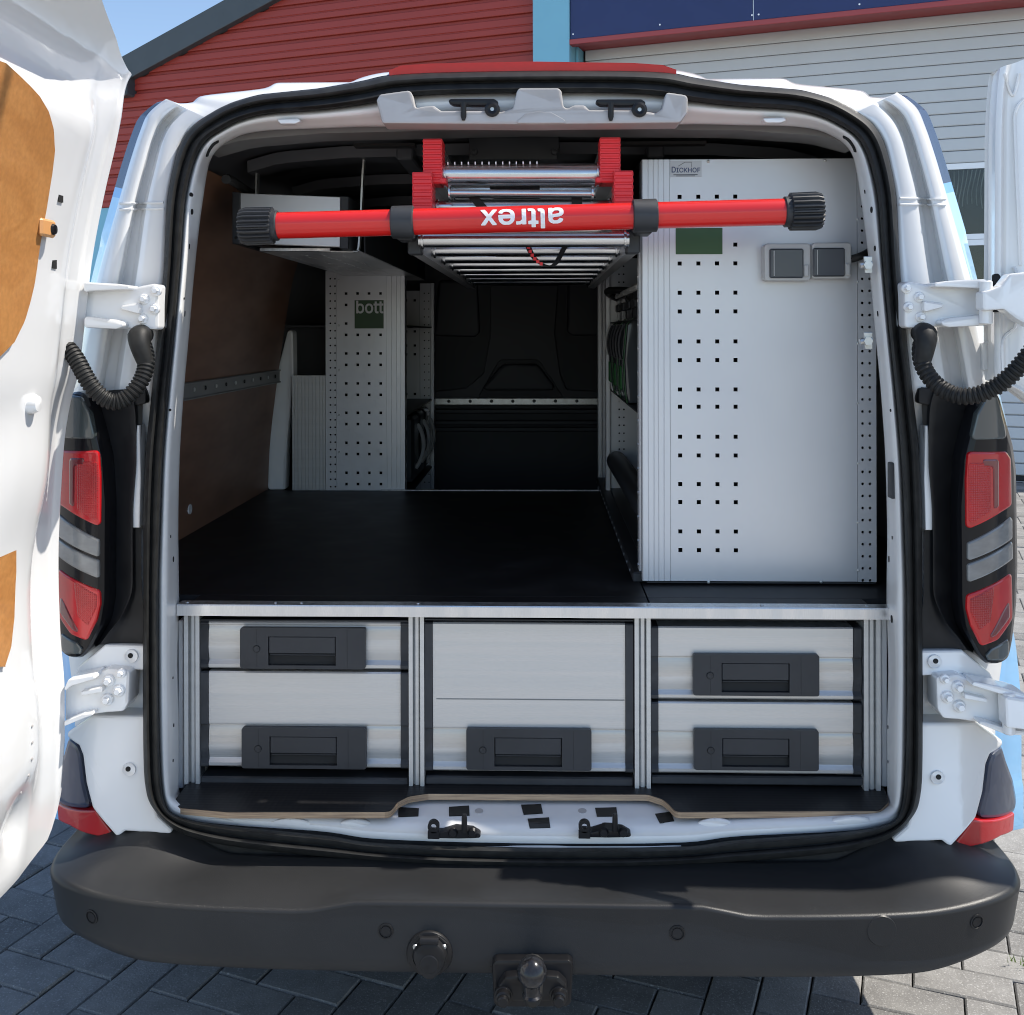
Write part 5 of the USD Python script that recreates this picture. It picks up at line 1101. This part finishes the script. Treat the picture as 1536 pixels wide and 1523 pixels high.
# ------------------------------------------------------------------ ladder under the roof
ld_ = thing('ladder', 'three section aluminium ladder with red feet strapped under the van roof', 'ladder')
def section(pxl, pxr, y0, y1, Y0, Y1, rungs, yr_, r, cap, rollY=None):
    zl = at(800, y0, Y0)[2]; zh = at(800, y1, Y0)[2]; zl, zh = min(zl, zh), max(zl, zh)
    for i, (pa, pb) in enumerate((pxl, pxr)):
        a, b = at(pa, y0, Y0)[0], at(pb, y0, Y0)[0]
        pr = np.array([(a, zl), (b, zl), (b, zl + .008), ((b - .002), zl + .008), (b - .002, zh - .008), (b, zh - .008), (b, zh), (a, zh)]) if i == 0 else np.array([(a, zl), (b, zl), (b, zh), (a, zh), (a, zh - .008), (a + .002, zh - .008), (a + .002, zl + .008), (a, zl + .008)])
        obj('rail', slab2(pr, 0, Y0 + .03, Y1), 'alu_rail' if 'alu_rail' in MAT else mat('alu_rail', (.42, .43, .44), .45, .6), ld_, smooth=False)
        if cap:
            ms = []; c0, c1 = (zl - .006, zh + .008)
            n = 9; hh = (c1 - c0) / n
            for k in range(n):
                xo = 0.0
                ms.append(bx(a - .004, b + .004, Y0 + .002, Y0 + .07, c0 + k * hh, c0 + (k + 1) * hh - .0006, .0032))
            ms.append(bx(a - .003, b + .003, Y0 + .004, Y0 + .07, c0 + .001, c1 - .001, 0))
            if cap == 3: ms = [bx(a - .002, b + .002, Y0 + .012, Y0 + .05, zl - .003, zh + .003, .003)]
            if cap == 2: ms.append(bx(*((a - .012, a + .004) if i == 1 else (b - .004, b + .012)), Y0 + .003, Y0 + .06, c0, c0 + .012, .002))
            obj('rail_foot', ms, 'plastic_red' if cap < 3 else 'dark_plastic', ld_)
    xa, xb = at(pxl[1], y0, Y0)[0], at(pxr[0], y0, Y0)[0]; zr = at(800, yr_, Y0)[2]
    for Y in rungs:
        g = obj('rung', tube([(xa - .002, Y, zr), (xb + .002, Y, zr)], r, 18), 'alu_tube', ld_)
        for xx in (xa + .006, xb - .006): obj('rung_collar', lathe([(r, -.003), (r + .004, -.002), (r + .004, .002), (r, .003)], (xx, Y, zr), 'x', 18), 'alu_tube', g)
section((637, 661), (903, 929), 270, 212, 2.13, 3.9, [2.18 + .24 * k for k in range(7)], 257, .0235, 2)
section((621, 646), (924, 948), 340, 262, 2.11, 3.9, [2.20 + .24 * k for k in range(7)], 303, .0150, 1)
section((612, 630), (942, 960), 378, 346, 2.10, 3.86, [2.10 + .24 * k for k in range(8)], 360, .0150, 3)
ro_ = [at(675, 290, 2.15), at(889, 291, 2.15)]
obj('guide_roller', [tube(ro_, .0078, 14)] + [lathe([(.0078, -.003), (.0165, -.002), (.0165, .002), (.0078, .003)], p, 'x', 18) for p in ro_], 'alu_tube', ld_)
# printed measure on the top rung
a = at(800, 244, 2.155); 
obj('rung_marks', [bx(at(672 + 10.3 * k, 0, 2.155)[0] - .0012, at(672 + 10.3 * k, 0, 2.155)[0] + .0012, 2.1585, 2.166, at(0, 257, 2.13)[2] + .0145, at(0, 257, 2.13)[2] + .0200, 0) for k in range(14)], 'print_white', ld_, smooth=False, kind='stuff')
# stabiliser bar
A, B = at(415, 338, 2.045), at(1183, 318.8, 2.045); dvec = (B - A) / np.linalg.norm(B - A); upv = np.cross(np.array([0, 1.0, 0]), -dvec); upv = np.cross(dvec, [0, 1.0, 0]); upv = upv if upv[2] > 0 else -upv
RB_ = .0265
sb_ = obj('stabiliser_bar', tube([A - dvec * .01, B + dvec * .01], RB_, 36), 'ladder_red', ld_, smooth=40)
def ribfoot(c, sgn, L, nm='bar_foot'):
    n = 22; th_ = np.arange(n * 4) * 2 * math.pi / (n * 4); r = np.tile([.0385, .0385, .0325, .0325], n)
    R = []
    for t, k in ((0, .72), (.002, .98), (L - .012, 1.0), (L, .9), (L, .0)):
        R.append(c + sgn * dvec * t + (r * k)[:, None] * (np.cos(th_)[:, None] * upv + np.sin(th_)[:, None] * np.array([0, 1.0, 0])))
    return grid(np.array(R), wv=True)
f1 = obj('bar_foot', ribfoot(at(411, 338, 2.045), -1, at(413, 0, 2.045)[0] - at(364, 0, 2.045)[0]), 'dark_plastic', ld_, smooth=25)
f2 = obj('bar_foot', ribfoot(at(1184, 318.8, 2.045), 1, at(1232, 0, 2.045)[0] - at(1184, 0, 2.045)[0]), 'dark_plastic', ld_, smooth=25)
for px, py in ((413, 338), (1181, 318.9)):
    c = at(px, py, 2.045); obj('foot_collar', tube([c - dvec * .007, c - dvec * .005, c + dvec * .005, c + dvec * .007], [.028, .0305, .0305, .028], 30), 'dark_plastic', ld_)
for p0, p1 in ((588, 622), (949, 986)):
    c0, c1 = at(p0, mix(338, 318.8, (p0 - 415) / 768), 2.045), at(p1, mix(338, 318.8, (p1 - 415) / 768), 2.045)
    k = obj('bar_clamp', [tube([c0, c0 + dvec * .002, c1 - dvec * .002, c1], [.030, .033, .033, .030], 32), bx(c0[0] + .004, c1[0] - .004, 2.06, 2.14, c0[2] - .033, c0[2] + .012, .006)], 'dark_plastic', ld_)
# lettering, upside down because the bar hangs that way round
t = meshkit.text_mesh('altrex', .040, .0007, True); v = np.array(t.vertices)
v[:, 0] -= (v[:, 0].max() + v[:, 0].min()) / 2; v[:, 1] -= .020
wl = at(847, 328, 2.01)[0] - at(722, 328, 2.01)[0]; v[:, 0] *= wl / (v[:, 0].max() - v[:, 0].min())
t2 = tm(v, t.faces)
t2 = t2.subdivide().subdivide(); v = np.array(t2.vertices)
v[:, :2] *= -1                                                        # half a turn
cen = at(784, 329, 2.045); ang = (v[:, 1] - .0025) / RB_; rr = RB_ + .0002 + v[:, 2]
cl = A + dvec * np.dot(cen - A, dvec)
pos = cl + v[:, :1] * dvec + (rr * np.sin(ang))[:, None] * upv - (rr * np.cos(ang))[:, None] * np.array([0, 1.0, 0])
obj('bar_lettering', tm(pos, t2.faces), 'print_white', sb_, smooth=False)
# straps
def ribbon(pts, w, nm, mt, parent, tdir=(1, 0, 0), th_=.0012, n=40):
    p = spl(pts, n); d = np.gradient(p, axis=0); d /= np.linalg.norm(d, axis=1, keepdims=True)
    t = np.asarray(tdir, float); nn = np.cross(d, t); nn /= np.linalg.norm(nn, axis=1, keepdims=True)
    return obj(nm, grid(np.transpose(np.array([p - t * w / 2 - nn * th_, p + t * w / 2 - nn * th_, p + t * w / 2 + nn * th_, p - t * w / 2 + nn * th_]), (1, 0, 2)), wv=True), mt, parent)
sp = thing('lashing_strap', 'black lashing strap with red lettering hanging in a loop below the ladder', 'strap')
lp_ = [at(788, 352, 2.24), at(792, 368, 2.24), at(800, 385, 2.24), at(812, 396, 2.25), at(828, 399, 2.26), at(840, 385, 2.28), at(850, 365, 2.30), at(855, 350, 2.31)]
ribbon(lp_, .014, 'strap_band', 'strap', sp, (.80, .6, 0), n=60)
obj('strap_lettering', [bx(p[0] - .0035, p[0] + .0035, p[1] - .006, p[1] - .003, p[2] - .004, p[2] + .003, 0) for p in spl(lp_[:4], 9)[1:]], 'plastic_red', sp, smooth=False, kind='stuff')
sp2 = thing('lashing_strap', 'short black strap crossing the upper ladder rungs on the left', 'strap'); ribbon([at(706, 290, 2.16), at(716, 302, 2.17), at(730, 318, 2.19)], .022, 'strap_band', 'strap', sp2)
sp3 = thing('lashing_strap', 'black strap standing straight behind the upper ladder rungs on the right', 'strap'); ribbon([at(865, 290, 2.17), at(866, 312, 2.17)], .022, 'strap_band', 'strap', sp3)
bxk = thing('ladder_mount', 'dark steel ladder rack housing fixed under the roof centre', 'rack')
obj('housing', pslab([(703, 196), (732, 194), (732, 192), (812, 192), (812, 194), (839, 196), (840, 225), (836, 226), (836, 240), (704, 240), (704, 226)], 2.36, .16, .004), 'dark_plastic', bxk)
for px in (712, 832): obj('mount_bolt', lathe([(0, -.006), (.007, -.005), (.008, 0)], at(px, 228, 2.355), 'y', 12), 'dark_plastic', bxk)
obj('lower_bracket', pbox(738, 812, 358, 378, 2.35, 2.50, .004), 'dark_plastic', bxk)
obj('lower_bracket', pbox(735, 810, 274, 283, 2.22, 2.4, .002), 'dark_plastic', bxk)
